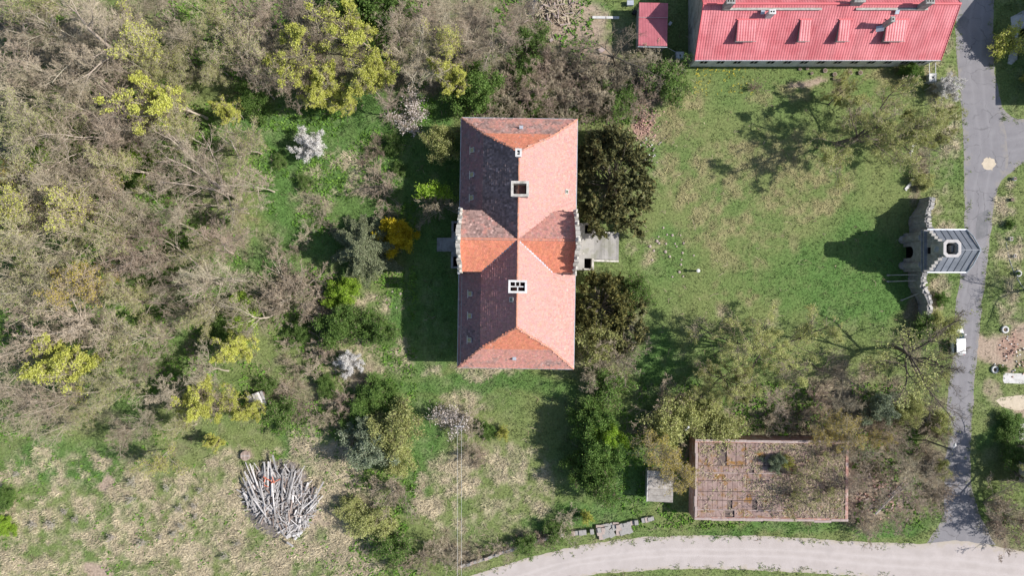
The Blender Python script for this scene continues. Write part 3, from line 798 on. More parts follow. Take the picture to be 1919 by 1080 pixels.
# gutters and downpipes
for sx in (1, -1):
    for y0, y1 in ((GW + .2, ey), (-ey, -GW - .2)):
        mb = MB(); mb.tube([(sx * (ex + .06), y0, EH - .02), (sx * (ex + .06), y1, EH - .02)], .075, 6); mb.build('gutter', m_zinc, house)
for sy in (1, -1):
    mb = MB(); mb.tube([(-ex, sy * (ey + .06), EH - .02), (ex, sy * (ey + .06), EH - .02)], .07, 6); mb.build('gutter', m_zinc, house)
for sx, sy in ((1, 1), (1, -1), (-1, 1), (-1, -1)):
    mb = MB(); mb.tube([(sx * (ex + .05), sy * (ey - .2), EH), (sx * (wx + .1), sy * (wy - .3), EH - .6), (sx * (wx + .1), sy * (wy - .3), .05)], .055, 6); mb.build('downpipe', m_zinc, house)
    mb = MB(); mb.box((sx * 7.7, sy * (GW + .25), 10.05), (.28, .28, .3)); mb.build('rain_hopper', m_zinc if sx < 0 else m_stone, house)
# rainwater wire along the west eave
mb = MB(); mb.tube([(-ex + .35, -ey + .5, EH + .55), (-ex + .4, -9, EH + .6), (-ex + .4, -4.6, EH + .62)], .025, 4); mb.build('lightning_wire', m_zinc, house)
# chimneys
def chimney(cx, cy, dx, dy, zb, zt, holes, mat, wall=.22):
    mb = MB()
    zc = (zb + zt) / 2
    mb.box((0, dy / 2 - wall / 2, zc), (dx, wall, zt - zb)); mb.box((0, -dy / 2 + wall / 2, zc), (dx, wall, zt - zb))
    mb.box((dx / 2 - wall / 2, 0, zc), (wall, dy - 2 * wall, zt - zb)); mb.box((-dx / 2 + wall / 2, 0, zc), (wall, dy - 2 * wall, zt - zb))
    for h in holes: mb.box((h[0], h[1], zc - .03), (h[2], h[3], zt - zb))
    ch = mb.build('chimney', mat, roofdeck, (cx, cy, 0))
    rim = MB()
    e = .09
    for sy in (1, -1): rim.box((0, sy * (dy / 2 - wall / 2 + e / 2), zt + .07), (dx + 2 * e, wall + e, .14))
    for sx in (1, -1): rim.box((sx * (dx / 2 - wall / 2 + e / 2), 0, zt + .07), (wall + e, dy - 2 * wall, .14))
    rim.build('chimney_rim', m_stone if mat is not m_white else m_white, ch)
    v = MB(); v.box((0, 0, zb + .9), (dx - 2 * wall + .02, dy - 2 * wall + .02, .1)); v.build('flue_void', m_dark, ch)
    return ch
chimney(.15, 6.2, 2.05, 1.75, 12.4, 15.3, [], m_stone)
chimney(.05, -5.95, 2.15, 1.45, 12.4, 15.2, [(0, 0, 1.75, .14), (-.28, .35, .12, .6), (.25, .35, .12, .6), (0, -.35, .14, .6)], m_white, .18)
chimney(-.1, 10.75, .62, .85, 12.7, 15.0, [(0, 0, .34, .13)], m_white, .15)
# small roof window, vents, hatches
def on_slope(sx, t, y, lower):
    """point on the east/west slope: t from 0 eave to 1 top"""
    if lower: a, b = (ex, EH), (bx_, BH)
    else: a, b = (bx_, BH), (0, RH)
    return np.array([sx * (a[0] + (b[0] - a[0]) * t), y, a[1] + (b[1] - a[1]) * t]), math.atan2(b[1] - a[1], a[0] - b[0])
for y in (12.3, 9.0, 5.9, -7.0, -9.95, -13.2):
    p, an = on_slope(-1, .55, y, True)
    rot = (0, -an, 0)
    h = MB(); h.box((0, 0, .1), (.78, .62, .2)); ho = h.build('roof_hatch', m_zinc, house, p, rot)
    h = MB(); h.box((0, 0, .212), (.64, .5, .02)); h.build('hatch_pane', m_hatch, ho)
    h = MB(); h.box((-.52, 0, .16), (.09, 1.1, .05)); h.build('snow_guard', m_wframe, ho)
for p, an, sx in ((*on_slope(-1, .86, -7.6, False), -1), (*on_slope(1, .45, 6.95, True), 1)):
    h = MB(); h.box((0, 0, .07), (.62, .6, .14)); ho = h.build('roof_window', m_white, house, p, (0, an * sx, 0))
    h = MB(); h.box((0, 0, .146), (.46, .44, .012)); h.build('roof_window_pane', m_glass, ho)
for y, z, sl in ((15.3, 8.7, 1), (-15.6, 8.2, -1)):
    h = MB(); h.box((0, 0, .2), (.42, .36, .4)); h.box((0, 0, .43), (.5, .44, .05)); h.build('roof_vent', m_zinc, house, (.25 if sl > 0 else -.2, y, z))

# stone porch with light wells and stairs, east and west
def porch(sx, stairs_w, stairs_l, steps, depth, m_, hp=1.5):
    pr = thing('stone_porch', 'pale stone porch terrace with a broad flight of steps before the manor entrance' if sx > 0 else 'dark stone porch terrace with narrow steps on the shaded side of the manor', 'porch', (0.75, 6.12, 0), R(-0.85))
    x0 = wx + .02
    mb = MB()
    # terrace slab pieces around two wells
    D = depth
    def bx2(xa, xb, ya, yb, z0, z1):
        mb.box((sx * (xa + xb) / 2, (ya + yb) / 2, (z0 + z1) / 2), (xb - xa, yb - ya, z1 - z0))
    bx2(x0, x0 + D - 1.35, -3.4, 3.4, 0, hp)
    bx2(x0 + D - 1.35, x0 + D, -1.7, 1.9, 0, hp - .003)
    mb.build('terrace', m_, pr)
    for (ya, yb) in ((1.9, 3.4), (-3.4, -1.7)):
        mb = MB()
        bx2(x0 + D - .3, x0 + D, ya, yb, 0, hp + .25); s = 1 if ya > 0 else -1
        yo = yb if s > 0 else ya
        mb.box((sx * (x0 + D - .85), yo - s * .12, (hp + .2) / 2), (1.1, .25, hp + .2))
        mb.build('well_wall', m_stone if sx > 0 else m_, pr)
        mb = MB(); mb.box((sx * (x0 + D - .82), (ya + yb) / 2, .05), (1.05, abs(yb - ya) - .02, .1)); mb.build('well_floor', m_dark, pr)
    for i in range(steps):
        xa = x0 + D + i * stairs_l / steps
        z1 = hp * (1 - (i + .6) / (steps + .6))
        mb = MB(); mb.box((sx * (xa + stairs_l / steps / 2), .05 + (0.06 if sx > 0 else 0), z1 / 2), (stairs_l / steps - .012, stairs_w + rng.normal(0, .05), z1))
        mb.build('step', m_, pr)
    for s in (1, -1):
        if sx > 0:
            mb = MB(); V = [(x0 + D, hp + .12), (x0 + D, 0), (x0 + D + stairs_l, 0), (x0 + D + stairs_l, .25)]
            mb.prism(V, .05 + s * (stairs_w / 2 + .14) - .13, .05 + s * (stairs_w / 2 + .14) + .13, axis=1)
            mb.build('stair_cheek', m_stone, pr)
    for i in range(9):
        mb = MB(); mb.box((0, 0, .02), (rng.uniform(.15, .35), rng.uniform(.1, .3), .04), rz=rng.random() * 3)
        mb.build('slab_fragment', m_stone, pr, (sx * (x0 + rng.uniform(.3, D - 1.4)), rng.uniform(-3, 3), hp))
porch(1, 3.8, 3.8, 9, 3.75, mat_noise('grey_porch_stone', (.26, .25, .235), (.37, .355, .335), scale=1.2, rough=.95, bump=.5, c3=(.24, .235, .2), s3=.6, rnd=.22))
porch(-1, 2.0, 2.2, 5, 2.2, m_grey, 1.3)

# ================================================================ RED ROOFED HOUSE (north-east)
def mat_redmetal():
    m, N, L, b = nodes_of('red_metal_tiles')
    tc = N.new('ShaderNodeTexCoord'); sp = N.new('ShaderNodeSeparateXYZ'); L.new(tc.outputs['Object'], sp.inputs[0])
    dv_ = N.new('ShaderNodeMath'); dv_.operation = 'DIVIDE'; dv_.inputs[1].default_value = 1.08; L.new(sp.outputs['X'], dv_.inputs[0])
    fl = N.new('ShaderNodeMath'); fl.operation = 'FLOOR'; L.new(dv_.outputs[0], fl.inputs[0])
    wn_ = N.new('ShaderNodeTexWhiteNoise'); wn_.noise_dimensions = '1D'; L.new(fl.outputs[0], wn_.inputs['W'])
    fr = N.new('ShaderNodeMath'); fr.operation = 'FRACT'; L.new(dv_.outputs[0], fr.inputs[0])
    seam = N.new('ShaderNodeMapRange'); seam.inputs[1].default_value = 0; seam.inputs[2].default_value = .05; seam.inputs[3].default_value = .78; seam.inputs[4].default_value = 1; L.new(fr.outputs[0], seam.inputs[0])
    n1 = N.new('ShaderNodeTexNoise'); n1.inputs['Scale'].default_value = .5; n1.inputs['Detail'].default_value = 8; L.new(tc.outputs['Object'], n1.inputs['Vector'])
    ms = N.new('ShaderNodeVectorMath'); ms.operation = 'MULTIPLY'; ms.inputs[1].default_value = (4, .35, .35); L.new(tc.outputs['Object'], ms.inputs[0])
    n2 = N.new('ShaderNodeTexNoise'); n2.inputs['Scale'].default_value = 1; n2.inputs['Detail'].default_value = 8; n2.inputs['Roughness'].default_value = .7; L.new(ms.outputs[0], n2.inputs['Vector'])
    mx = N.new('ShaderNodeMix'); mx.data_type = 'RGBA'; mx.inputs['A'].default_value = (.50, .115, .13, 1); mx.inputs['B'].default_value = (.63, .2, .215, 1)
    r1 = N.new('ShaderNodeMapRange'); r1.inputs[1].default_value = .35; r1.inputs[2].default_value = .65; L.new(n1.outputs['Fac'], r1.inputs[0]); L.new(r1.outputs[0], mx.inputs['Factor'])
    m2 = N.new('ShaderNodeMix'); m2.data_type = 'RGBA'; m2.inputs['B'].default_value = (.36, .11, .11, 1)
    r2 = N.new('ShaderNodeMapRange'); r2.inputs[1].default_value = .5; r2.inputs[2].default_value = .72; r2.inputs[4].default_value = .6; L.new(n2.outputs['Fac'], r2.inputs[0]); L.new(r2.outputs[0], m2.inputs['Factor']); L.new(mx.outputs['Result'], m2.inputs['A'])
    hs = N.new('ShaderNodeHueSaturation'); rv_ = N.new('ShaderNodeMapRange'); rv_.inputs[3].default_value = .9; rv_.inputs[4].default_value = 1.08; L.new(wn_.outputs['Value'], rv_.inputs[0])
    mu = N.new('ShaderNodeMath'); mu.operation = 'MULTIPLY'; L.new(rv_.outputs[0], mu.inputs[0]); L.new(seam.outputs[0], mu.inputs[1]); L.new(mu.outputs[0], hs.inputs['Value'])
    L.new(m2.outputs['Result'], hs.inputs['Color']); L.new(hs.outputs[0], b.inputs['Base Color'])
    b.inputs['Roughness'].default_value = .5; b.inputs['Specular IOR Level'].default_value = .4
    return m
m_redmetal = mat_redmetal()
m_redtrim = mat_noise('red_trim', (.62, .135, .15), (.69, .17, .185), scale=.35, rough=.42, bump=0, spec=.5, c3=(.72, .19, .2), s3=.15)
def corrugated(L_, W_, px_=.36, amp=.035, row=.4, nx_=None):
    """metal tile sheet in its own plane: x along the eave 0..L, y up the slope 0..W"""
    xs = np.linspace(0, L_, int(L_ / px_ * 6) + 1)
    rows = max(1, int(round(W_ / row)))
    ys = []; st = []
    for r_ in range(rows):
        ys += [r_ * W_ / rows, (r_ + .98) * W_ / rows]; st += [.035, .0]
    ys = np.array(ys); st = np.array(st)
    Xg, Yg = np.meshgrid(xs, ys)
    Z = amp * (np.abs(np.sin(Xg * math.pi / px_)) ** .7) + st[:, None]
    n_, m_ = Xg.shape
    id_ = np.arange(n_ * m_).reshape(n_, m_)
    q = np.stack([id_[:-1, :-1], id_[:-1, 1:], id_[1:, 1:], id_[1:, :-1]], -1).reshape(-1, 4)
    return np.stack([Xg.ravel(), Yg.ravel(), Z.ravel()], -1), q
def place_sheet(name, L_, W_, origin, u, v, mat, parent, **kw):
    V, q = corrugated(L_, W_, **kw)
    u = np.asarray(u, float); v = np.asarray(v, float); n = np.cross(u, v)
    V = np.asarray(origin) + V[:, :1] * u + V[:, 1:2] * v + V[:, 2:] * n
    return link(name, mesh_np(name, V, [q], mat, smooth=False), parent)
X0, X1 = P(1302, 0, 4)[0], P(1763, 0, 4)[0]
YS = P(0, 112, 4)[1]; YR = YS + 6.15; YN = YR + 6.15; HE, HR = 4.0, 8.25
rh = thing('red_roofed_house', 'long low house under a red metal tile roof with dormers', 'house', ((X0 + X1) / 2, YR, 0))
LX = X1 - X0
sv = nrm(np.array([0, 6.15, HR - HE])); sl_len = math.hypot(6.15, HR - HE)
place_sheet('roof_slope', LX, sl_len, (-LX / 2, -6.15, HE), (1, 0, 0), sv, m_redmetal, rh)
place_sheet('roof_slope', LX, sl_len, (LX / 2, 6.15, HE), (-1, 0, 0), nrm(np.array([0, -6.15, HR - HE])), m_redmetal, rh)
m_redcap = mat_plain('red_metal_cap', (.62, .14, .15), .45)
mb = MB(); mb.tube([(-LX / 2 - .05, 0, HR + .02), (LX / 2 + .05, 0, HR + .02)], .17, 8); mb.build('ridge_cap', m_redcap, rh)
mb = MB()
mb.box((0, -5.65, 1.95), (LX - .8, .3, 3.9)); mb.box((0, 5.65, 1.95), (LX - .8, .3, 3.9))
mb.build('wall', m_white, rh)
for s in (-1, 1):
    mb = MB(); mb.prism([(-5.8, 0), (5.8, 0), (5.8, HE - .1), (0, HR - .25), (-5.8, HE - .1)], s * (LX / 2 - .25) - .15, s * (LX / 2 - .25) + .15, axis=0)
    mb.build('gable_wall', m_grey, rh)
    mb = MB()
    for sy in (1, -1):
        a = np.array([s * (LX / 2), sy * 6.2, HE - .02]); b = np.array([s * LX / 2, 0, HR + .03])
        mb.tube([a, b], .1, 4)
    mb.build('verge_board', m_redcap, rh)
mb = MB(); mb.tube([(-LX / 2, -6.2, HE - .04), (LX / 2, -6.2, HE - .04)], .09, 6); mb.build('gutter', m_zinc, rh)
wf2 = MB()
for xx in (-.55, 0, .55): wf2.box((xx, 0, 0), (.08, .08, 1.3))
for zz in (-.65, .65): wf2.box((0, .003, zz), (1.18, .08, .08))
wf2m = wf2.mesh('window', m_wframe); p2 = MB().box((0, 0, 0), (1.0, .04, 1.22)).mesh('pane', m_dark)
for i in range(14):
    f_ = link('window', wf2m, rh, (-LX / 2 + 1.8 + i * 2.4, -5.83, 2.2)); link('pane', p2, f_)
# shed dormers
for pxa, pxb in ((1380, 1417), (1497, 1517), (1570, 1592), (1658, 1696)):
    xa = P(pxa, 0, 6.6)[0] - (X0 + X1) / 2; xb = P(pxb, 0, 6.6)[0] - (X0 + X1) / 2
    dm_w = xb - xa
    y0, y1 = -4.35, -1.7                           # front, back (meets the main slope)
    zs = lambda y: HE + (y + 6.15) * (HR - HE) / 6.15
    zt_b = zs(y1) + .1; zt_f = zt_b - .72
    mb = MB(); mb.prism([(y0 + .15, zs(y0) - .15), (y0 + .15, zt_f - .03), (y1, zt_b - .03), (y1 - .2, zs(y1) - .35)], xa + .12, xb - .12, axis=0)
    d_ = mb.build('dormer', m_grey, rh)
    dv_ = nrm(np.array([0, y1 - y0, zt_b - zt_f]))
    place_sheet('dormer_roof', dm_w, math.hypot(y1 - y0, zt_b - zt_f), (xa, y0 - .05, zt_f + .03), (1, 0, 0), dv_, m_redmetal, d_)
    mb = MB(); mb.box(((xa + xb) / 2, y0 - .03, zt_f - .02), (dm_w + .1, .1, .1)); mb.build('dormer_gutter', m_wframe, d_)
    mb = MB(); mb.box(((xa + xb) / 2, y1, zt_b + .06), (dm_w + .3, .16, .06)); mb.build('dormer_flashing', m_redcap, d_)
# chimneys, walk boards
def chim2(px, py, dx, dy, zt, par, mat=m_brickw, n=2):
    q = P(px, py, zt); x, y = q[0] - (X0 + X1) / 2, q[1] - YR
    zb = HR - abs(y) * (HR - HE) / 6.15 - .4
    mb = MB(); mb.box((0, 0, (zb + zt) / 2), (dx, dy, zt - zb)); mb.box((0, 0, zt - .1), (dx + .14, dy + .14, .12))
    c_ = mb.build('chimney', mat, par, (x, y, 0))
    for i in range(n):
        mb = MB(); mb.box(((i - (n - 1) / 2) * .34, 0, zt + .004), (.2, .22, .02)); mb.build('flue', m_dark, c_)
    return c_, x, y, zb
chim2(1448, 21, .8, .5, 9.0, rh, m_white); chim2(1370, 1, 1.05, .6, 10.2, rh, m_grey, 3); chim2(1612, -2, 1.4, .6, 9.6, rh, m_grey, 3); chim2(1744, 1, 1.05, .6, 10.2, rh, m_grey, 3)
c_, cx_, cy_, zb_ = chim2(1674, 35, .45, .62, 9.3, rh, m_grey, 1)
mb = MB(); mb.box((-.45, -.35, zb_ + .75), (.9, .75, .05), M=[[1, 0, -.5], [0, 1, 0], [.5, .2, 1]]); mb.build('lead_flashing', m_zinc, c_)
for pxa, pxb in ((1357, 1540), (1604, 1739)):
    xa, xb = P(pxa, 0, 8)[0] - (X0 + X1) / 2, P(pxb, 0, 8)[0] - (X0 + X1) / 2
    y = -.62; z = HR - .62 * (HR - HE) / 6.15 + .22
    mb = MB(); mb.box(((xa + xb) / 2, y, z), (xb - xa, .32, .05)); mb.build('walk_board', mat_noise('grey_board', (.3, .28, .25), (.45, .42, .38), scale=3, rough=.9), rh)
    for i in range(5):
        mb = MB(); mb.box((xa + (xb - xa) * (i + .5) / 5, y, z - .12), (.06, .3, .2)); mb.build('walk_bracket', m_zinc, rh)
for px in (1430, 1682):
    x = P(px, 0, 8)[0] - (X0 + X1) / 2
    mb = MB(); mb.box((x, -1.0, HR - .32), (.55, .55, .12), M=[[1, 0, 0], [0, .82, 0], [0, .57, 1]]); mb.build('roof_hatch', m_zinc, rh)

# ---------------------------------------------------------------- small red shed
q0, q1 = P(1197, 86, 2.9), P(1251, 5, 2.9)
sw, sh_ = q1[0] - q0[0], q1[1] - q0[1]
shd = thing('red_roofed_shed', 'small shed with a flat maroon metal roof beside the long red house', 'shed', ((q0[0] + q1[0]) / 2, (q0[1] + q1[1]) / 2, 0), R(-1))
m_maroon = mat_noise('maroon_metal', (.42, .12, .14), (.50, .16, .18), scale=.8, rough=.5, bump=.05, spec=.4)
for yy, hh, l_ in ((-sh_ * .16, 2.82, sh_ * .66), (sh_ * .33, 2.95, sh_ * .34)):
    mb = MB(); mb.box((0, yy, hh), (sw, l_ - .01, .08))
    for i in range(int(sw / .22)): mb.box((-sw / 2 + .12 + i * .22, yy, hh + .05), (.04, l_ - .03, .03))
    mb.build('roof_sheet', m_maroon, shd)
mb = MB(); mb.box((0, 0, 1.38), (sw - .3, sh_ - .4, 2.72)); mb.build('wall', m_grey, shd)
mb = MB(); mb.box((0, sh_ * .165, 2.96), (sw + .05, .1, .05)); mb.build('roof_seam', m_white, shd)
mb = MB(); mb.tube([(-sw / 2 - .05, -sh_ / 2 - .06, 2.75), (sw / 2 + .05, -sh_ / 2 - .06, 2.72)], .07, 6); mb.build('gutter', m_zinc, shd)
mb = MB(); mb.box((0, -sh_ / 2 + .18, 1.0), (.9, .06, 2.0)); mb.build('door', mat_noise('shed_door', (.3, .28, .24), (.4, .37, .32), scale=2), shd)

# ================================================================ FLAT ROOFED OLD BARN (south-east)
m_slab = mat_noise('mossy_roof_slab', (.235, .16, .14), (.33, .24, .21), scale=1.8, rough=.95, bump=.25, c3=(.24, .13, .04), s3=.62, rnd=.07)
m_barnw = mat_noise('barn_brick', (.36, .19, .15), (.48, .28, .23), scale=2, rough=.95, bump=.4, c3=(.5, .4, .36), s3=.9)
m_coping = mat_noise('barn_coping', (.33, .26, .24), (.42, .345, .32), scale=1.4, rough=.95, bump=.4, c3=(.36, .29, .25), s3=1.0)
BHt = 3.2
b0 = P(1302, 977, BHt); b1 = P(1590, 826, BHt)
bw, bd = b1[0] - b0[0], b1[1] - b0[1]
barn = thing('old_barn', 'derelict brick barn with a flat mossy slab roof beside the gravel road', 'barn', ((b0[0] + b1[0]) / 2, (b0[1] + b1[1]) / 2, 0), R(-.6))
mb = MB()
mb.box((0, -bd / 2 + .2, BHt / 2), (bw, .4, BHt)); mb.box((0, bd / 2 - .2, BHt / 2), (bw, .4, BHt))
mb.box((-bw / 2 + .2, 0, BHt / 2), (.4, bd - .8, BHt)); mb.box((bw / 2 - .2, 0, BHt / 2), (.4, bd - .8, BHt))
mb.build('wall', m_barnw, barn)
mb = MB(); mb.box((0, 0, BHt - .34), (bw - .81, bd - .81, .1)); mb.build('roof_deck', mat_noise('dark_deck', (.12, .09, .08), (.17, .13, .11), scale=2), barn)
for nm, c, d, n_ in (('s', (0, -bd / 2 + .12), bw, 9), ('n', (0, bd / 2 - .12), bw, 9)):
    for i in range(n_):
        L_ = d / n_
        mb = MB(); mb.box((0, 0, .04), (L_ - .012, .34 + rng.uniform(-.05, .05), .1 + rng.uniform(-.02, .03)))
        mb.build('coping_stone', m_coping, barn, (-bw / 2 + (i + .5) * L_, c[1] + rng.normal(0, .04), BHt), (0, 0, rng.normal(0, .015)))
for i in range(7):
    L_ = (bd - .8) / 7
    mb = MB(); mb.box((0, 0, .04), (.34 + rng.uniform(-.05, .05), L_ - .012, .1 + rng.uniform(-.02, .03)))
    mb.build('coping_stone', m_coping, barn, (-bw / 2 + .18 + rng.normal(0, .04), -bd / 2 + .4 + (i + .5) * L_, BHt), (0, 0, rng.normal(0, .015)))
# slabs: long ones in the north strip, rows of ribbed slabs further south
rows = [(bd / 2 - .5, 3.15, 1.34), (bd / 2 - 3.7, 1.0, .72), (bd / 2 - 4.75, 1.05, .7), (bd / 2 - 5.85, 1.5, .7), (bd / 2 - 7.4, 1.2, .7), (bd / 2 - 8.65, 1.3, .7), (bd / 2 - 10.0, 1.2, 1.3)]
for (yt, ln, wd) in rows:
    n_ = int((bw - .9) / wd)
    bme = MB().box((0, 0, 0), (wd - (.09 if ln > 2 else .035), ln - .05, .12)).mesh('roof_slab', m_slab)
    for i in range(n_):
        x = -bw / 2 + .5 + (i + .5) * wd
        if rng.random() < .03: continue
        link('roof_slab', bme, barn, (x, yt - ln / 2, BHt - .2 + rng.normal(0, .005)), (rng.normal(0, .003), rng.normal(0, .004), rng.normal(0, .004)))
    if ln < 2:
        for s0, s1 in ((.02, .28), (.35, .58)):
            if rng.random() < .35:
                mb = MB(); mb.box((-bw / 2 + bw * (s0 + s1) / 2, yt + .01, BHt - .12), (bw * (s1 - s0), .1, .05)); mb.build('joint_strip', m_coping, barn)
for (x, y, s) in ((9.6, 4.7, 1.0),):
    mb = MB(); mb.box((x, y, BHt + .1), (.75, .8, 1.0)); c_ = mb.build('chimney_stub', m_grey, barn)
    mb = MB(); mb.box((x, y, BHt + .605), (.5, .55, .02)); mb.build('flue', m_dark, c_)
# litter of leaves on the barn roof
n_ = 17000
X = rng.uniform(-bw / 2 + .5, bw / 2 - .5, n_); Y = rng.uniform(-bd / 2 + .5, bd / 2 - .5, n_)
pw = smooth01(X, -5, 7) * .72 - .02 + (fbm(X, Y, 2.2, 201.) - .5) * 1.3 - .05
k = rng.random(n_) < np.clip(pw, 0.03, 1); X, Y = X[k], Y[k]
cc = np.where(rng.random((len(X), 1)) < .45, np.array([[.40, .33, .23]]), np.where(rng.random((len(X), 1)) < .4, np.array([[.27, .26, .12]]), np.array([[.34, .25, .21]])))
lo = tufts(X, Y, cc, rng.uniform(.25, .6, len(X)), .07, 2, 1.25, 'roof_litter', m_grass, BHt - .14)
lo.parent = barn; lo['kind'] = 'stuff'

# ---------------------------------------------------------------- small grey shed west of the barn
q0, q1 = P(1214, 942, 2.6), P(1262, 884, 2.6)
gs = thing('plank_shed', 'small shed with a flat grey felt and plank roof west of the barn', 'shed', ((q0[0] + q1[0]) / 2, (q0[1] + q1[1]) / 2, 0), R(-2))
gw, gd = q1[0] - q0[0], q1[1] - q0[1]
m_board = mat_noise('weathered_board', (.30, .27, .24), (.44, .41, .37), scale=3, rough=.95, bump=.4, rnd=.22)
mb = MB(); mb.box((0, 0, 1.22), (gw - .3, gd - .3, 2.44)); mb.build('wall', m_board, gs)
for i in range(5):
    mb = MB(); mb.box((0, 0, 0), (gw - .02, gd / 5 - .025, .07)); mb.build('roof_plank', m_board, gs, (0, -gd / 2 + (i + .5) * gd / 5, 2.52 + rng.normal(0, .012)), (0, R(-2), 0))
mb = MB(); mb.tube([(-gw / 2 - .05, -gd / 2, 2.5), (-gw / 2 - .05, gd / 2, 2.5)], .06, 6); mb.build('gutter', m_white, gs)

# ================================================================ OFF-FRAME NEIGHBOURS on the east side (they shade the road)
def gable_house(name, label, cx, cy, dx, dy, he, hr, mroof, ridge='x'):
    t = thing(name, label, 'house', (cx, cy, 0))
    mb = MB(); mb.box((0, 0, he / 2), (dx - .5, dy - .5, he)); mb.build('wall', m_white, t)
    if ridge == 'x':
        for s in (-1, 1):
            mb = MB(); mb.prism([(-dy / 2 + .25, he - .005), (dy / 2 - .25, he - .005), (0, hr - .2)], s * (dx / 2 - .4) - .14, s * (dx / 2 - .4) + .14, axis=0); mb.build('gable_wall', m_white, t)
        sl = math.hypot(dy / 2, hr - he)
        place_sheet('roof_slope', dx, sl, (-dx / 2, -dy / 2, he), (1, 0, 0), nrm(np.array([0, dy / 2, hr - he])), mroof, t)
        place_sheet('roof_slope', dx, sl, (dx / 2, dy / 2, he), (-1, 0, 0), nrm(np.array([0, -dy / 2, hr - he])), mroof, t)
    for i in range(2):
        f_ = link('window', wf2m, t, (-dx / 2 + .24, (-.5 + i) * dy * .45, he * .5), (0, 0, R(90))); link('pane', p2, f_)
    return t
def shx(px, h): return (px - 959.5) / PXM + h / math.tan(R(SUN_EL))      # x of an edge whose shadow falls at px
hn = gable_house('white_house', 'white gabled house at the road junction casting its shadow on the asphalt', 75.9 + 5.5, P(0, 48)[1] - .4, 11, 11.6, 5.7, 9.4, m_redmetal)
ga = thing('garage', 'flat roofed garage attached south of the white house', 'garage', (78.6, P(0, 158)[1] - .3, 0))
mb = MB(); mb.box((0, 0, 1.9), (6.0, 5.6, 3.8)); mb.build('wall', m_white, ga)
mb = MB(); mb.box((0, 0, 3.87), (6.3, 5.8, .14)); mb.build('roof', mat_noise('roof_felt', (.09, .09, .095), (.14, .14, .14), scale=2), ga)
mb = MB(); mb.box((-3.03, 0, 1.15), (.06, 2.6, 2.3)); mb.build('door', m_board, ga)
wh = thing('white_outbuilding', 'white walled outbuilding east of the asphalt road with its long shadow', 'outbuilding', (P(1909, 0)[0] + 4.0, P(0, 866)[1] - .1, 0), R(1.5))
mb = MB(); mb.box((0, 0, 2.1), (8, 5.4, 4.2)); mb.build('wall', m_white, wh)
mb = MB(); mb.box((0.02, 0, 4.3), (8.1, 5.6, .16)); mb.build('roof', m_coping, wh)
mb = MB(); mb.box((-4.02, .8, 1.05), (.06, 1.0, 2.1)); mb.build('door', m_board, wh)

# ================================================================ GATEHOUSE
m_gstone = mat_noise('gate_stone', (.22, .215, .21), (.32, .31, .30), scale=1.4, rough=.95, bump=.7, bscale=5, c3=(.21, .20, .185), s3=.8)
m_slate = mat_noise('grey_sheet_metal', (.16, .175, .20), (.215, .23, .26), scale=.9, rough=.55, bump=.08, spec=.4, rnd=.15)
GXc, GYc = 57.3, 5.16
gate = thing('gatehouse', 'grey stone gatehouse with metal roof and octagonal open lantern beside the road', 'gatehouse', (GXc, GYc, 0))
hw_ = 2.8
# west front with arch: built as prism pieces round the opening
mb = MB()
mb.box((.3, (hw_ + .85) / 2, 2.5), (.6, hw_ - .85, 5.0)); mb.box((.3, -(hw_ + .85) / 2, 2.5), (.6, hw_ - .85, 5.0))
arch = [(-.852, 5.0), (-.852, 1.6)] + [(-.852 * math.cos(a), 1.6 + .85 * math.sin(a)) for a in np.linspace(.15, math.pi - .15, 9)] + [(.852, 1.6), (.852, 5.0)]
# spandrel as strips
aa = np.linspace(math.pi, 0, 11)
for i in range(10):
    y0, z0 = .85 * math.cos(aa[i]), 1.6 + .85 * math.sin(aa[i]); y1, z1 = .85 * math.cos(aa[i + 1]), 1.6 + .85 * math.sin(aa[i + 1])
    V = [(0, y0, z0), (0, y1, z1), (0, y1, 5), (0, y0, 5), (.6, y0, z0), (.6, y1, z1), (.6, y1, 5), (.6, y0, 5)]
    mb.add(V, f4=[[3, 2, 1, 0], [4, 5, 6, 7], [0, 1, 5, 4], [2, 3, 7, 6]])
for s in (1, -1): mb.box((5.5, s * (hw_ - .25), 2.45), (.5, .5, 4.9))
for s in (1, -1): mb.box((3.0, s * (hw_ - .2), 2.45), (4.5, .35, 4.9))
mb.build('wall', m_gstone, gate)
mb = MB(); mb.box((3.0, 0, .05), (5.2, 4.6, .1)); mb.build('passage_floor', m_dark, gate)
# pilasters, bulging piers beside the arch
for yy in (1.9, -1.9):
    mb = MB(); mb.tube([(-.12, yy, 0), (-.12, yy, .5), (-.1, yy, .55), (-.06, yy, 4.3), (-.15, yy, 4.5), (-.15, yy, 4.85)], [.62, .62, .5, .46, .56, .56], 10); mb.build('pier', m_gstone, gate)
for zz, dx_ in ((5.0, .45), (5.35, .25)):
    mb = MB(); mb.box((.2 - dx_ * .3, 0, zz), (.6 + dx_, hw_ * 2 + .25, .22)); mb.build('cornice', m_gstone, gate)
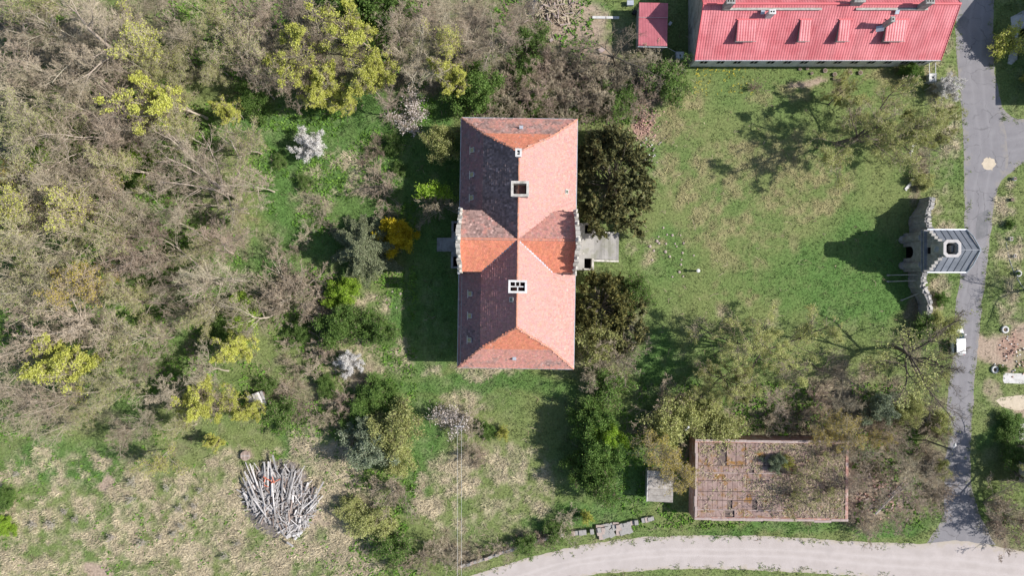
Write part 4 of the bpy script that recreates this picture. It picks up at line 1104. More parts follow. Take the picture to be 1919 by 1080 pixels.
# upper west gable with bell opening
prf = [(-2.7, 5.45), (-2.7, 5.9), (-2.35, 6.0), (-2.3, 6.45), (-1.95, 6.5), (-1.85, 7.0), (-1.5, 7.1), (-1.4, 7.6), (-1.12, 7.9), (-1.1, 8.3)]
mb = MB()
def strip(ya, yb, za, zb): mb.box((.35, (ya + yb) / 2, (za + zb) / 2), (.5, yb - ya, zb - za))
for i in range(0, len(prf) - 1):
    y0 = prf[i][0]; z0 = prf[i][1]; z1 = prf[i + 1][1]
    if z1 - z0 < .05: continue
    yi = .45 if z0 < 7.2 else 0.0
    if yi:
        strip(y0, -yi, z0, z1); strip(yi, -y0, z0, z1)
    else: strip(y0, -y0, z0, z1)
mb.build('upper_gable', m_gstone, gate)
m_cop2 = mat_noise('pale_coping', (.40, .38, .35), (.55, .52, .48), scale=2, rough=.9, bump=.4)
for i in range(len(prf) - 1):
    for s in (1, -1):
        y0, z0 = prf[i]; y1, z1 = prf[i + 1]
        if abs(y1 - y0) < .2: continue
        mb = MB(); mb.box((.35, s * (y0 + y1) / 2, max(z0, z1) + .02), (.5 + rng.uniform(-.05, .08), abs(y1 - y0) + .06, .16), M=[[1, 0, 0], [0, 1, 0], [0, .25 * -s, 1]])
        mb.build('coping_stone', mat_noise('gable_coping', (.33, .32, .3), (.44, .42, .39), scale=2, rough=.95), gate)
mb = MB(); mb.box((.42, 0, 6.3), (.3, .88, 1.7)); mb.build('bell_opening', m_dark, gate)
# metal roof panels
RZ0, RZ1 = 5.05, 7.75
for s in (1, -1):
    n_ = 6; x0, x1 = .45, 5.85
    for i in range(n_):
        a, b = x0 + (x1 - x0) * i / n_, x0 + (x1 - x0) * (i + 1) / n_ - .004
        lo_ = np.array([0, s * 2.9, RZ0]); hi_ = np.array([0, 0, RZ1])
        nn = nrm(np.array([0, (RZ1 - RZ0) * s, 2.9]))
        V = [lo_ + [a, 0, 0], lo_ + [b, 0, 0], hi_ + [b, 0, 0], hi_ + [a, 0, 0]]
        V = V + [v_ - nn * .06 for v_ in V]
        mb = MB(); f = [[0, 1, 2, 3], [7, 6, 5, 4], [1, 0, 4, 5], [3, 2, 6, 7], [0, 3, 7, 4], [2, 1, 5, 6]]
        if s > 0: f = [q_[::-1] for q_ in f]
        mb.add(V, f4=f)
        pn = mb.build('roof_panel', m_slate, gate)
        mb = MB(); mb.tube([lo_ + [b, 0, 0] + nn * .03, hi_ + [b, 0, 0] + nn * .02], .028, 4); mb.build('standing_seam', mat_noise('seam_metal', (.12, .13, .15), (.15, .16, .18), scale=2, rough=.6), pn)
    mb = MB(); mb.tube([(.4, s * 2.98, RZ0 - .02), (5.9, s * 2.98, RZ0 - .02)], .1, 6); mb.build('gutter', m_zinc, gate)
    mb = MB(); mb.tube([(5.9, s * 2.95, RZ0), (6.05, s * 1.9, RZ0 + 1.15), (6.0, s * .9, RZ0 + 2.0), (5.95, 0, RZ1 + .05)], .11, 6); mb.build('verge_board', m_zinc, gate)
mb = MB(); mb.tube([(.6, 0, RZ1 + .02), (5.95, 0, RZ1 + .02)], .08, 6); mb.build('ridge_cap', m_slate, gate)
mb = MB(); mb.box((5.5, 0, 2.44), (.3, 4.6, 4.86)); mb.build('east_block_wall', m_gstone, gate)  # unseen wall added to keep sunlight from passing through the gateway
mb = MB(); mb.prism([(-2.6, 4.9), (2.6, 4.9), (0, 7.55)], 5.45, 5.7, axis=0); mb.build('east_gable', m_gstone, gate)
# octagonal lantern
def octo(cx, cy, r, cham):
    c = r - cham
    return [(cx - r, cy - c), (cx - c, cy - r), (cx + c, cy - r), (cx + r, cy - c), (cx + r, cy + c), (cx + c, cy + r), (cx - c, cy + r), (cx - r, cy + c)]
LXc = .98
def ring(mb, ro, ri, co, ci, z0, z1):
    A = octo(LXc, .08, ro, co); B = octo(LXc, .08, ri, ci)
    V = [(*p, z0) for p in A] + [(*p, z1) for p in A] + [(*p, z0) for p in B] + [(*p, z1) for p in B]
    f = []
    for i in range(8):
        j = (i + 1) % 8
        f += [[i, j, 8 + j, 8 + i], [16 + j, 16 + i, 24 + i, 24 + j], [8 + i, 8 + j, 24 + j, 24 + i], [j, i, 16 + i, 16 + j]]
    mb.add(V, f4=f)
mb = MB(); ring(mb, 1.02, .74, .4, .3, 6.6, 9.45); ln_ = mb.build('lantern', m_grey, gate)
mb = MB(); ring(mb, 1.17, .80, .42, .28, 9.45, 9.62); mb.build('lantern_rim', mat_noise('lantern_rim_stone', (.42, .395, .38), (.52, .49, .47), scale=2, rough=.9), ln_)
mb = MB(); mb.prism(octo(LXc, .08, .76, .3), 7.6, 7.7); mb.build('lantern_floor', mat_noise('rusty_floor', (.09, .065, .05), (.16, .12, .1), scale=3), ln_)
mb = MB(); mb.box((LXc + .45, .08, 8.3), (.3, .9, 1.2)); mb.build('flue_block', m_grey, ln_)
# dome apron west of the lantern
mb = MB(); mb.tube([(.1, .08, 7.3), (.35, .08, 7.6), (.7, .08, 8.1), (LXc, .08, 8.3)], [.4, .7, .9, 1.0], 10); mb.build('lead_apron', mat_noise('lead_sheet', (.22, .24, .27), (.3, .32, .35), scale=1.5, rough=.6), ln_)

def curved_wall(name, label, base_px, heights, thick=.75, stone=m_gstone, seed=0):
    r_ = np.random.default_rng(seed)
    pts = resample([P(*p)[:2] for p in base_px], .28)
    n = len(pts)
    hh = np.interp(np.linspace(0, 1, n), np.linspace(0, 1, len(heights)), heights) + r_.normal(0, .12, n)
    T = np.gradient(pts, axis=0); T = T / np.linalg.norm(T, axis=1, keepdims=True)
    Nn = np.stack([T[:, 1], -T[:, 0]], -1)
    if Nn[:, 0].mean() < 0: Nn = -Nn
    c0 = pts[0]
    th = thick * (1 + r_.normal(0, .1, n))
    A = pts + r_.normal(0, .05, (n, 2)); B = pts + Nn * th[:, None]
    V = np.concatenate([np.c_[A, np.zeros(n)], np.c_[A, hh], np.c_[B, hh + r_.normal(0, .1, n)], np.c_[B, np.zeros(n)]])
    f = []
    for i in range(n - 1):
        for k_ in range(3): f.append([k_ * n + i, k_ * n + i + 1, (k_ + 1) * n + i + 1, (k_ + 1) * n + i])
    f.append([0, n, 2 * n, 3 * n]); f.append([n - 1, 4 * n - 1, 3 * n - 1, 2 * n - 1])
    t = thing(name, label, 'wall', (c0[0], c0[1], 0))
    V[:, :2] -= c0
    mb = MB(); mb.add(V, f4=f); mb.build('wall_body', stone, t)
    i = 0
    while i < n - 1:
        k_ = r_.integers(1, 3)
        c = (A[i] + B[i]) / 2 - c0
        mb = MB(); mb.box((0, 0, 0), (thick * r_.uniform(.45, .8), .26 * k_ * r_.uniform(.7, 1.0), r_.uniform(.12, .28)), M=Matrix.Rotation(r_.normal(0, .15), 3, 'X') @ Matrix.Rotation(r_.normal(0, .2), 3, 'Y'))
        mb.build('coping_stone', m_cop2, t, (c[0] + Nn[i, 0] * .12, c[1] + Nn[i, 1] * .12, hh[i] + .02), (0, 0, math.atan2(T[i, 1], T[i, 0]) - R(90)))
        i += k_
    return t
curved_wall('ruined_wall', 'curving ruined stone wall north of the gatehouse with broken pale coping', [(1703, 441), (1704, 430), (1705, 424), (1700, 412), (1704, 404), (1716, 392), (1723, 378), (1724, 366)], [4.6, 4.2, 4.0, 3.3, 2.7, 2.2], seed=3)
curved_wall('ruined_wall', 'crumbling dark stone wall south of the gatehouse propped with poles', [(1700, 500), (1702, 509), (1703, 522), (1699, 538), (1707, 546), (1717, 556), (1721, 578), (1723, 606)], [3.6, 3.3, 3.0, 2.8, 2.5, 2.0, 1.2], seed=5)
m_pole = mat_noise('grey_pole', (.32, .30, .27), (.45, .42, .38), scale=4, rough=.9)
for a, ha, b, hb, lab in (((1664, 516), .05, (1719, 515), 2.4, 'upper of two parallel grey timber props against the ruined wall'), ((1664, 528), .05, (1717, 526), 2.2, 'lower of two parallel grey timber props against the ruined wall'), ((1690, 563), .05, (1722, 550), 1.9, 'slanting grey timber prop at the bend of the ruined wall')):
    A, B = P(*a, ha), P(*b, hb)
    t = thing('timber_prop', lab, 'prop', (A[0], A[1], 0))
    mb = MB(); mb.tube([A - [A[0], A[1], 0], B - [A[0], A[1], 0]], .07, 6); mb.build('pole', m_pole, t)
    mb = MB(); mb.box((0, 0, .05), (.35, .25, .1)); mb.build('foot_board', m_board, t)
# ================================================================ TREES AND SHRUBS
m_bark_pale = mat_bark('pale_bark', (.34, .29, .225), (.48, .42, .335), .2)
m_bark_dark = mat_bark('dark_bark', (.12, .10, .08), (.19, .16, .125), .2)
m_twig_pale = mat_bark('pale_twigs', (.325, .27, .195), (.44, .375, .275), .2)
m_twig_brown = mat_bark('brown_twigs', (.27, .215, .155), (.37, .305, .225), .22)
m_twig_dark = mat_bark('dark_twigs', (.16, .13, .10), (.24, .2, .155), .2)
m_lf_yellow = mat_leaf('yellow_bloom', (.44, .46, .085), (.55, .56, .13), (.61, .605, .22), .3)
m_lf_gold = mat_leaf('golden_bloom', (.56, .43, .02), (.72, .57, .035), (.8, .68, .09), .4)
m_lf_amber = mat_leaf('amber_buds', (.40, .32, .06), (.52, .43, .1), None, .3)
m_lf_olive = mat_leaf('young_oak_leaves', (.36, .38, .135), (.47, .49, .19), (.57, .58, .26), .4)
m_lf_green = mat_leaf('fresh_green_leaves', (.10, .175, .04), (.17, .275, .065), (.25, .37, .10), .4)
m_lf_lime = mat_leaf('lime_leaves', (.22, .36, .03), (.34, .50, .06), (.42, .56, .1), .35)
m_lf_grey = mat_leaf('silver_green_leaves', (.2, .25, .15), (.32, .37, .24), (.42, .46, .35), .3)
m_lf_yew = mat_leaf('yew_needles', (.075, .085, .034), (.155, .155, .058), (.28, .24, .085), .15)
m_lf_yew2 = mat_leaf('golden_yew_needles', (.07, .078, .026), (.16, .155, .045), (.27, .23, .065), .15)
m_lf_spruce = mat_leaf('spruce_needles', (.14, .165, .085), (.23, .255, .14), (.33, .345, .215), .15)
m_lf_white = mat_leaf('white_blossom', (.62, .60, .57), (.78, .76, .73), (.84, .82, .8), .25, .05)
m_lf_pinkw = mat_leaf('pale_dry_bloom', (.50, .44, .40), (.62, .56, .52), None, .2)

UP = np.array([0, 0, 1.0])
def spawn(g, Pp, Rp, k, t0, t1, ang, dang, lr, n, up, wig, rr, tdecay=.5, flat=0.0):
    m, npp, _ = Pp.shape
    L_ = np.linalg.norm(np.diff(Pp, axis=1), axis=2).sum(1)
    id_ = np.repeat(np.arange(m), k)
    t = t0 + (t1 - t0) * (np.tile(np.arange(k), m) + g.random(m * k)) / k
    f = t * (npp - 1); i0 = np.minimum(f.astype(int), npp - 2); fr = (f - i0)[:, None]
    pos = Pp[id_, i0] * (1 - fr) + Pp[id_, i0 + 1] * fr
    rad = Rp[id_, i0] * (1 - fr[:, 0]) + Rp[id_, i0 + 1] * fr[:, 0]
    T = nrm(Pp[id_, i0 + 1] - Pp[id_, i0])
    rv_ = g.normal(size=(m * k, 3)); rv_[:, 2] *= (1 - flat)
    pp = nrm(np.cross(T, rv_))
    if flat: pp[:, 2] *= (1 - flat); pp = nrm(pp)
    a = np.clip(g.normal(ang, dang, m * k), .1, 2.2)[:, None]
    d = nrm(np.cos(a) * T + np.sin(a) * pp)
    ln = lr * L_[id_] * (1 - tdecay * t) * g.uniform(.7, 1.3, m * k)
    Q = np.empty((m * k, n, 3)); Q[:, 0] = pos
    for s in range(1, n):
        d = nrm(d + UP * up + g.normal(size=d.shape) * wig)
        Q[:, s] = Q[:, s - 1] + d * (ln / (n - 1))[:, None]
    r0 = np.minimum(rad * .75, rr * ln)
    Rr = r0[:, None] * np.linspace(1, .3, n)[None]
    return Q, Rr
def joinT(parts):
    V, F, n = [], [], 0
    for (Q, Rr, s) in parts:
        v, f = tubes(Q, Rr, s); V.append(v); F.append(f + n); n += len(v)
    return np.vstack(V), np.vstack(F)
def twig_tris(Q, w):
    """slim single triangles from first to last point"""
    m = len(Q)
    a, b = Q[:, 0], Q[:, -1]
    s = nrm(np.cross(b - a, rng.normal(size=(m, 3)))) * (w * .5)
    V = np.stack([a - s, a + s, b], 1).reshape(-1, 3)
    return V, np.arange(m * 3).reshape(-1, 3)
def leaves(C, size, upb=.4, g=rng, asp=.65):
    m = len(C)
    n = nrm(g.normal(size=(m, 3)) + UP * upb)
    a = nrm(np.cross(n, g.normal(size=(m, 3)))); b = np.cross(n, a)
    s = size * g.uniform(.6, 1.35, m)[:, None]
    V = np.stack([C - a * s, C + b * s * asp, C + a * s, C - b * s * asp], 1).reshape(-1, 3)
    return V, np.arange(m * 4).reshape(-1, 4)
def pts_on(g, Q, k, t0=.2, jit=.1):
    m, n, _ = Q.shape
    id_ = np.repeat(np.arange(m), k); f = (t0 + (1 - t0) * g.random(m * k)) * (n - 1)
    i0 = np.minimum(f.astype(int), n - 2); fr = (f - i0)[:, None]
    return Q[id_, i0] * (1 - fr) + Q[id_, i0 + 1] * fr + g.normal(0, jit, (m * k, 3))

PROTO = {}
def tree_proto(key, seed, H, style, bark, twig, leaf=None, lsize=.16, lk=1, lfrac=1.0, k4=5, k5=3, tw=.035, lbias=None):
    g = np.random.default_rng(seed)
    if style == 'tall':
        n = 9; T = np.zeros((1, n, 3)); d = nrm(np.array([g.normal(0, .07), g.normal(0, .07), 1]))
        for i in range(1, n):
            d = nrm(d + g.normal(size=3) * .07 + UP * .05); T[0, i] = T[0, i - 1] + d * H * .86 / (n - 1)
        TR = (H * .0155 * np.linspace(1, .16, n) ** .85)[None]; TR[0, 0] *= 1.35
        A, AR = spawn(g, T, TR, 11, .34, .97, .75, .18, .42, 7, .09, .09, .018, .55)
        B, BR = spawn(g, A, AR, 7, .22, 1, .7, .22, .48, 5, .06, .12, .013)
        C, CR = spawn(g, B, BR, 6, .15, 1, .75, .25, .55, 4, .04, .16, .011)
        D, DR = spawn(g, C, CR, k4, .1, 1, .75, .3, .65, 3, .03, .18, .011)
    elif style == 'vase':
        n = 7; T = np.zeros((1, n, 3)); d = nrm(np.array([g.normal(0, .1), g.normal(0, .1), 1]))
        for i in range(1, n):
            d = nrm(d + g.normal(size=3) * .08 + UP * .05); T[0, i] = T[0, i - 1] + d * H * .5 / (n - 1)
        TR = (H * .0105 * np.linspace(1, .5, n))[None]; TR[0, 0] *= 1.35
        A, AR = spawn(g, T, TR, 8, .45, 1, .66, .22, .98, 8, .06, .14, .0105, .15)
        B, BR = spawn(g, A, AR, 9, .15, 1, .75, .26, .42, 5, .04, .18, .009)
        C, CR = spawn(g, B, BR, 6, .12, 1, .85, .28, .55, 4, .03, .2, .008)
        D, DR = spawn(g, C, CR, k4, .1, 1, .85, .3, .65, 3, .03, .22, .008)
    elif style == 'spread':
        n = 6; T = np.zeros((1, n, 3)); d = nrm(np.array([g.normal(0, .1), g.normal(0, .1), 1]))
        for i in range(1, n):
            d = nrm(d + g.normal(size=3) * .06 + UP * .05); T[0, i] = T[0, i - 1] + d * H * .36 / (n - 1)
        TR = (H * .019 * np.linspace(1, .7, n))[None]; TR[0, 0] *= 1.4
        A, AR = spawn(g, T, TR, 7, .62, 1, .85, .25, 1.75, 9, .06, .12, .0165, .1)
        B, BR = spawn(g, A, AR, 9, .2, 1, .75, .25, .46, 6, .05, .16, .016)
        C, CR = spawn(g, B, BR, 7, .12, 1, .8, .25, .5, 4, .04, .18, .013)
        D, DR = spawn(g, C, CR, k4, .1, 1, .8, .3, .6, 3, .03, .2, .011)
    else:   # shrub: many stems from the ground
        ns = 13
        T = np.zeros((ns, 6, 3)); az = np.arange(ns) * 2.4 + g.random(ns); el = g.uniform(.1, .95, ns)
        d = np.stack([np.cos(az) * np.sin(el), np.sin(az) * np.sin(el), np.cos(el)], -1)
        T[:, 0, :2] = d[:, :2] * .25
        for i in range(1, 6):
            d = nrm(d + g.normal(size=d.shape) * .13 + UP * .03); T[:, i] = T[:, i - 1] + d * (H * g.uniform(.75, 1.1, ns) / 5)[:, None]
        TR = np.broadcast_to(H * .009 * np.linspace(1, .3, 6), (ns, 6)).copy()
        A, AR = spawn(g, T, TR, 5, .15, 1, .6, .22, .5, 5, .04, .12, .012)
        B, BR = spawn(g, A, AR, 5, .12, 1, .7, .25, .55, 4, .03, .15, .012)
        C, CR = spawn(g, B, BR, 4, .1, 1, .75, .3, .6, 3, .03, .18, .012)
        D, DR = C, CR
    if style == 'shrub':
        V, F = joinT([(T, TR, 5), (A, np.maximum(AR, .008), 4)]); tm = mesh_np(key + '_trunk', V, [F], bark, smooth=True)
        V, F = joinT([(B, np.maximum(BR, .011), 3), (C, np.maximum(CR, .009), 3)])
    else:
        V, F = joinT([(T, TR, 9), (A, AR, 6), (B, np.maximum(BR, .014), 4)]); tm = mesh_np(key + '_trunk', V, [F], bark, smooth=True)
        V, F = joinT([(C, np.maximum(CR, .015), 3), (D, np.maximum(DR, .011), 3)])
    E, ER = spawn(g, D, DR, k5, .05, 1, .8, .35, .75, 2, .02, .1, .01)
    tv, tf = twig_tris(E, tw)
    cm = mesh_np(key + '_crown', np.vstack([V, tv]), [F, tf + len(V)], twig)
    lm = None
    if leaf is not None:
        jj = .2 if style == 'shrub' else .14
        C_ = np.vstack([pts_on(g, D, lk, .1, jj), pts_on(g, E, lk, .1, jj)])
        if lbias is not None:
            pr = lbias(C_)
            C_ = C_[g.random(len(C_)) < pr]
        elif lfrac < 1: C_ = C_[g.random(len(C_)) < lfrac]
        v, f = leaves(C_, lsize, .5, g)
        lm = mesh_np(key + '_foliage', v, [f], leaf)
    cen = (C_ if leaf is not None and lbias is not None else D.reshape(-1, 3)).mean(0)
    PROTO[key] = (H, tm, cm, lm, cen)

for i in range(6): tree_proto('bare%d' % i, 100 + i, 15, 'vase', m_bark_pale, m_twig_pale if i % 3 else m_twig_brown, k4=4, k5=4, tw=.021)
for i in range(3): tree_proto('barew%d' % i, 130 + i, 14, 'spread', m_bark_pale, m_twig_pale, k4=4, k5=2, tw=.032)
for i in range(2): tree_proto('bared%d' % i, 140 + i, 13, 'spread', m_bark_dark, m_twig_dark, k4=3, k5=2, tw=.03)
clump = lambda s, lo, off: (lambda C: np.clip((fbm(C[:, 0] + C[:, 2] * .7, C[:, 1] - C[:, 2] * .6, s, off) - lo) * 7, 0, 1))
tree_proto('maple0', 150, 13, 'vase', m_bark_pale, m_twig_brown, m_lf_yellow, .085, 8, .9, k4=4, k5=2, lbias=clump(1.3, .42, 5))
tree_proto('maple1', 151, 12, 'vase', m_bark_pale, m_twig_brown, m_lf_yellow, .085, 8, .9, k4=4, k5=2, lbias=clump(1.3, .44, 15))
tree_proto('bud0', 155, 13, 'vase', m_bark_pale, m_twig_pale, m_lf_yellow, .085, 2, .3, k4=4, k5=3)
tree_proto('bud1', 156, 13, 'vase', m_bark_pale, m_twig_brown, m_lf_amber, .08, 2, .35, k4=4, k5=3)
for i in range(2): tree_proto('budg%d' % i, 157 + i, 14, 'vase', m_bark_pale, m_twig_pale, m_lf_olive, .065, 2, .3 + .15 * i, k4=4, k5=4, tw=.021)
tree_proto('oak0', 160, 14, 'spread', m_bark_dark, m_twig_brown, m_lf_olive, .066, 8, .85, k4=5, k5=3, lbias=clump(1.2, .42, 25))
tree_proto('oak1', 161, 13, 'spread', m_bark_dark, m_twig_brown, m_lf_olive, .068, 8, .85, k4=5, k5=3, lbias=clump(1.2, .40, 35))
tree_proto('oakthin', 162, 14, 'spread', m_bark_dark, m_twig_dark, m_lf_olive, .13, 1, .3, k4=4, k5=2, lbias=clump(3.2, .52, 45))
for i in range(3): tree_proto('shrub%d' % i, 170 + i, 3.0, 'shrub', m_bark_pale if i != 1 else m_twig_brown, (m_twig_brown, m_twig_brown, m_twig_pale)[i], k5=4, tw=.026)
tree_proto('gshrub0', 180, 3.0, 'shrub', m_twig_brown, m_twig_brown, m_lf_green, .078, 4, 1, k5=3)
tree_proto('gshrub1', 181, 3.0, 'shrub', m_twig_brown, m_twig_brown, m_lf_green, .075, 2, .7, k5=4)
tree_proto('lshrub', 182, 3.0, 'shrub', m_twig_brown, m_twig_brown, m_lf_lime, .075, 4, 1, k5=3)
tree_proto('oshrub', 183, 3.0, 'shrub', m_twig_brown, m_twig_brown, m_lf_olive, .075, 2, .8, k5=4)
tree_proto('sshrub', 184, 4.0, 'shrub', m_twig_brown, m_twig_brown, m_lf_grey, .085, 4, 1, k5=3)
tree_proto('wshrub', 185, 4.0, 'shrub', m_bark_dark, m_twig_dark, m_lf_white, .09, 4, .95, k5=3)
tree_proto('wthin', 186, 3.0, 'shrub', m_twig_brown, m_twig_brown, m_lf_pinkw, .09, 1, .35, k5=3)
tree_proto('yshrub', 187, 3.0, 'shrub', m_twig_brown, m_twig_brown, m_lf_yellow, .11, 1, .6, k5=3)
tree_proto('fshrub', 188, 3.2, 'shrub', m_twig_brown, m_twig_brown, m_lf_gold, .085, 5, 1, k5=4)
tree_proto('gapple', 189, 4.0, 'shrub', m_bark_pale, m_twig_brown, m_lf_lime, .085, 3, 1, k5=4, lbias=lambda C: np.clip((C[:, 1] - .3) * 1.5, 0, .9))

def plant(key, px, py, h, label, cat='tree', group=None, name=None, wide=1.0, rz=None, cf=.62, base=None):
    H, tm, cm, lm, cen = PROTO[key]
    rz = rng.random() * 6.283 if rz is None else rz
    k_ = h / H; q = P(px, py, min(cen[2] * k_, h))
    q[0] -= (math.cos(rz) * cen[0] - math.sin(rz) * cen[1]) * k_ * wide; q[1] -= (math.sin(rz) * cen[0] + math.cos(rz) * cen[1]) * k_ * wide
    if base: q = P(*base)
    t = thing(name or ('shrub' if cat == 'shrub' else 'tree'), label, cat, (q[0], q[1], 0), rz, group)
    s = h / H
    t.scale = (s * wide, s * wide, s)
    link('trunk', tm, t); link('crown', cm, t)
    if lm is not None: link('foliage', lm, t)
    return t
# landmarks that tell one look-alike from the next
MARKS = [(185, 85, 'the thick pale forked trunk', 95), (378, 312, 'the broad tree at the clearing edge', 90), (288, 190, 'the solitary bright yellow tree', 75), (545, 95, 'the broad yellow flowering tree', 70), (655, 55, 'the tall bright yellow tree', 60), (697, 135, 'the thin yellow flowering tree', 50), (845, 110, 'the small yellow trees by the manor', 60),
         (105, 292, 'the lime green bush in the wood', 65), (114, 685, 'the round yellow flowering tree', 75), (442, 650, 'the lime yellow tree at the wood edge', 60), (395, 760, 'the yellow green trees by the straw field', 70), (150, 532, 'the amber budding tree', 65), (135, 378, 'the lightly budding yellow green tree', 65), (490, 748, 'the plank hut', 60), (1035, 22, 'the brush heap', 70), (1140, 95, 'the dark crooked tree', 60),
         (580, 270, 'the white blossom tree', 60), (683, 467, 'the spruce', 75), (640, 612, 'the dense round green bush', 60), (690, 845, 'the silver willow bush', 60), (712, 350, 'the wide brown bush near the manor shadow', 60), (1207, 226, 'the brick heap', 50), (893, 165, 'the rounded bright green bush', 50), (255, 310, 'the broad tree at the clearing edge', 60), (60, 60, 'the upper western wood border', 0)]
def near(px, py, what, rest):
    best = None
    for x, y, ph, d in MARKS:
        r_ = math.hypot(px - x, py - y)
        if r_ < d and (best is None or r_ < best[0]): best = (r_, ph)
    return what + ' beside ' + best[1] if best else what + ' ' + rest
def poisson(poly, dist, tries, seed, pts0=()):
    g = np.random.default_rng(seed)
    a = np.array(poly); lo, hi = a.min(0), a.max(0)
    out = list(pts0); n0 = len(out)
    for _ in range(tries):
        p = lo + g.random(2) * (hi - lo)
        if not in_poly(np.array([p[0]]), np.array([p[1]]), poly)[0]: continue
        if all((p[0] - q[0]) ** 2 + (p[1] - q[1]) ** 2 > dist * dist for q in out): out.append((p[0], p[1]))
    return out[n0:]

L_BARE = 'tall leafless tree with pale tan branches in the wood'; G_BARE = 'leafless trees of the wood'
# ---- hand placed forest trees: crown pixel, height
tree_proto('bigpale', 98, 21, 'tall', m_bark_pale, m_twig_pale, k4=4, k5=4, tw=.022)
plant('bigpale', 190, 90, 21, 'largest leafless tree in the wood, with a thick pale trunk and forked limbs', name='bare_tree', wide=1.35, base=(284, 142))
plant('barew1', 378, 312, 15, 'broad leafless tree spreading at the edge of the wood by the clearing', name='bare_tree', wide=1.15)
plant('barew2', 375, 520, 12, 'leafless tree with crooked yellowish limbs at the wood edge opposite the spruce', name='bare_tree', wide=1.0)
BARE_PTS = [(60, 60), (60, 160), (150, 180), (230, 30), (330, 50), (395, 25), (445, 85), (470, 30), (400, 130), (210, 235), (110, 235), (25, 250), (20, 120), (330, 175), (280, 265), (455, 270), (320, 400), (420, 450), (245, 400), (195, 370), (150, 430), (60, 335), (40, 445), (90, 480), (15, 530),
            (60, 585), (130, 600), (175, 520), (240, 560), (310, 540), (385, 590), (300, 630), (230, 640), (60, 650), (15, 700), (100, 745), (60, 790), (150, 775), (205, 725), (262, 690), (315, 745), (270, 795), (335, 795), (380, 690)]
YEL = [('maple0', 545, 95, 14, 'broad yellow flowering tree at the clearing edge, westernmost of the bright row'), ('maple1', 600, 165, 11, 'yellow flowering tree with gaps in its crown facing the clearing'), ('maple0', 655, 55, 14, 'tall bright yellow flowering tree in the row north of the clearing'),
       ('maple1', 697, 135, 12, 'thin yellow flowering tree beside a leafless grey one'), ('maple1', 640, 180, 9, 'low yellow flowering tree overhanging the clearing grass'), ('bud0', 838, 75, 11, 'sparse yellow budding tree north west of the manor'), ('maple1', 845, 140, 10, 'small yellow flowering tree near the north west corner of the manor'),
       ('maple0', 288, 190, 15, 'solitary bright yellow flowering tree deep in the leafless wood'), ('bud0', 268, 75, 15, 'sparsely budding yellow tree near the thick pale trunk'), ('maple1', 425, 208, 7, 'small golden flowering tree where wood meets the clearing'),
       ('bud0', 135, 378, 16, 'lightly budding yellow green tree in the middle of the wood'), ('bud0', 18, 392, 16, 'budding yellow tree at the wood centre with thin foliage'), ('bud1', 150, 532, 15, 'amber budding tree in the wood'), ('maple1', 114, 685, 15, 'round yellow flowering tree in the southern wood'),
       ('maple1', 442, 650, 10, 'lime yellow flowering tree at the southern wood edge'), ('maple1', 372, 752, 11, 'yellow green flowering tree near the straw field'), ('maple0', 415, 765, 10, 'yellow green flowering tree beside the small hut'), ('maple1', 468, 770, 7, 'small yellow flowering tree by the plank hut'),
       ('maple1', 400, 830, 5, 'low yellow flowering tree at the corner of the straw field'), ('bud0', 300, 868, 9, 'thin yellow budding tree at the straw field edge'), ('bud0', 127, 425, 9, 'small budding tree among leaning trunks'), ('bud1', 20, 330, 11, 'amber budding tree in the western wood')]
for k_, x, y, h, lab in YEL: plant(k_, x, y, h, lab, 'tree', name='flowering_tree', wide=1.12 if k_.startswith('maple') else .95)
WOOD = [(0, 0), (480, 0), (500, 120), (440, 190), (455, 250), (500, 300), (470, 400), (440, 480), (470, 560), (500, 620), (470, 690), (440, 760), (330, 850), (180, 840), (60, 815), (0, 800)]
YP = [(a[1], a[2]) for a in YEL]
far = lambda p, d: all((p[0] - q[0]) ** 2 + (p[1] - q[1]) ** 2 > d * d for q in YP)
BARE_PTS = [p for p in BARE_PTS if far(p, 38)]
pts = [p for p in poisson(WOOD, 50, 900, 11, BARE_PTS) if far(p, 44)]
g = np.random.default_rng(5)
for i, (x, y) in enumerate(BARE_PTS + pts):
    h = g.uniform(12, 17) if x < 260 else g.uniform(9.5, 13.5)
    if y > 770: h = min(h, 9.5)
    k_ = 'bare%d' % g.integers(6)
    if g.random() < .3: k_ = 'budg%d' % g.integers(2)
    if i > 50 and g.random() < .1: k_ = 'barew%d' % g.integers(3); h *= .7
    plant(k_, x, y, h, near(x, y, 'tree hazed with olive buds' if k_[:4] == 'budg' else 'tall leafless tree with pale branches', 'in the wood away from any coloured tree'), 'tree', 'budding trees of the wood' if k_[:4] == 'budg' else G_BARE, 'budding_tree' if k_[:4] == 'budg' else 'bare_tree', wide=g.uniform(.85, 1.15))
# trees just outside the frame to the west, whose crowns lean into the picture edge
NORTH = [(480, 0), (1010, 0), (960, 60), (900, 120), (880, 170), (760, 190), (700, 200), (640, 200), (560, 180), (490, 150)]
for i, (x, y) in enumerate([p for p in poisson(NORTH, 44, 500, 12) if far(p, 50)]):
    plant('bare%d' % g.integers(6), x, y, g.uniform(7.5, 11), near(x, y, 'leafless grey tree', 'in the thicket north of the clearing'), 'tree', 'leafless trees north of the clearing', 'bare_tree', wide=1.1)
plant('barew0', 780, 105, 12, 'leafless tree with pale forked limbs between the yellow trees', name='bare_tree', wide=.9)
plant('barew1', 912, 90, 11, 'leafless pale grey tree with fine twigs north of the manor', name='bare_tree', wide=.9)
plant('bared0', 1140, 95, 10, 'old leafless tree with dark crooked limbs beside the maroon shed', name='bare_tree', wide=1.05, rz=.6)
plant('shrub0', 1215, 140, 4, 'leafless brown bush in front of the maroon shed', 'shrub', name='bare_shrub', wide=1.2)
NSHR = [(880, 190), (1000, 70), (1040, 90), (1120, 130), (1240, 125), (1260, 160), (1190, 200), (1130, 220), (1080, 214), (1000, 214), (900, 212)]
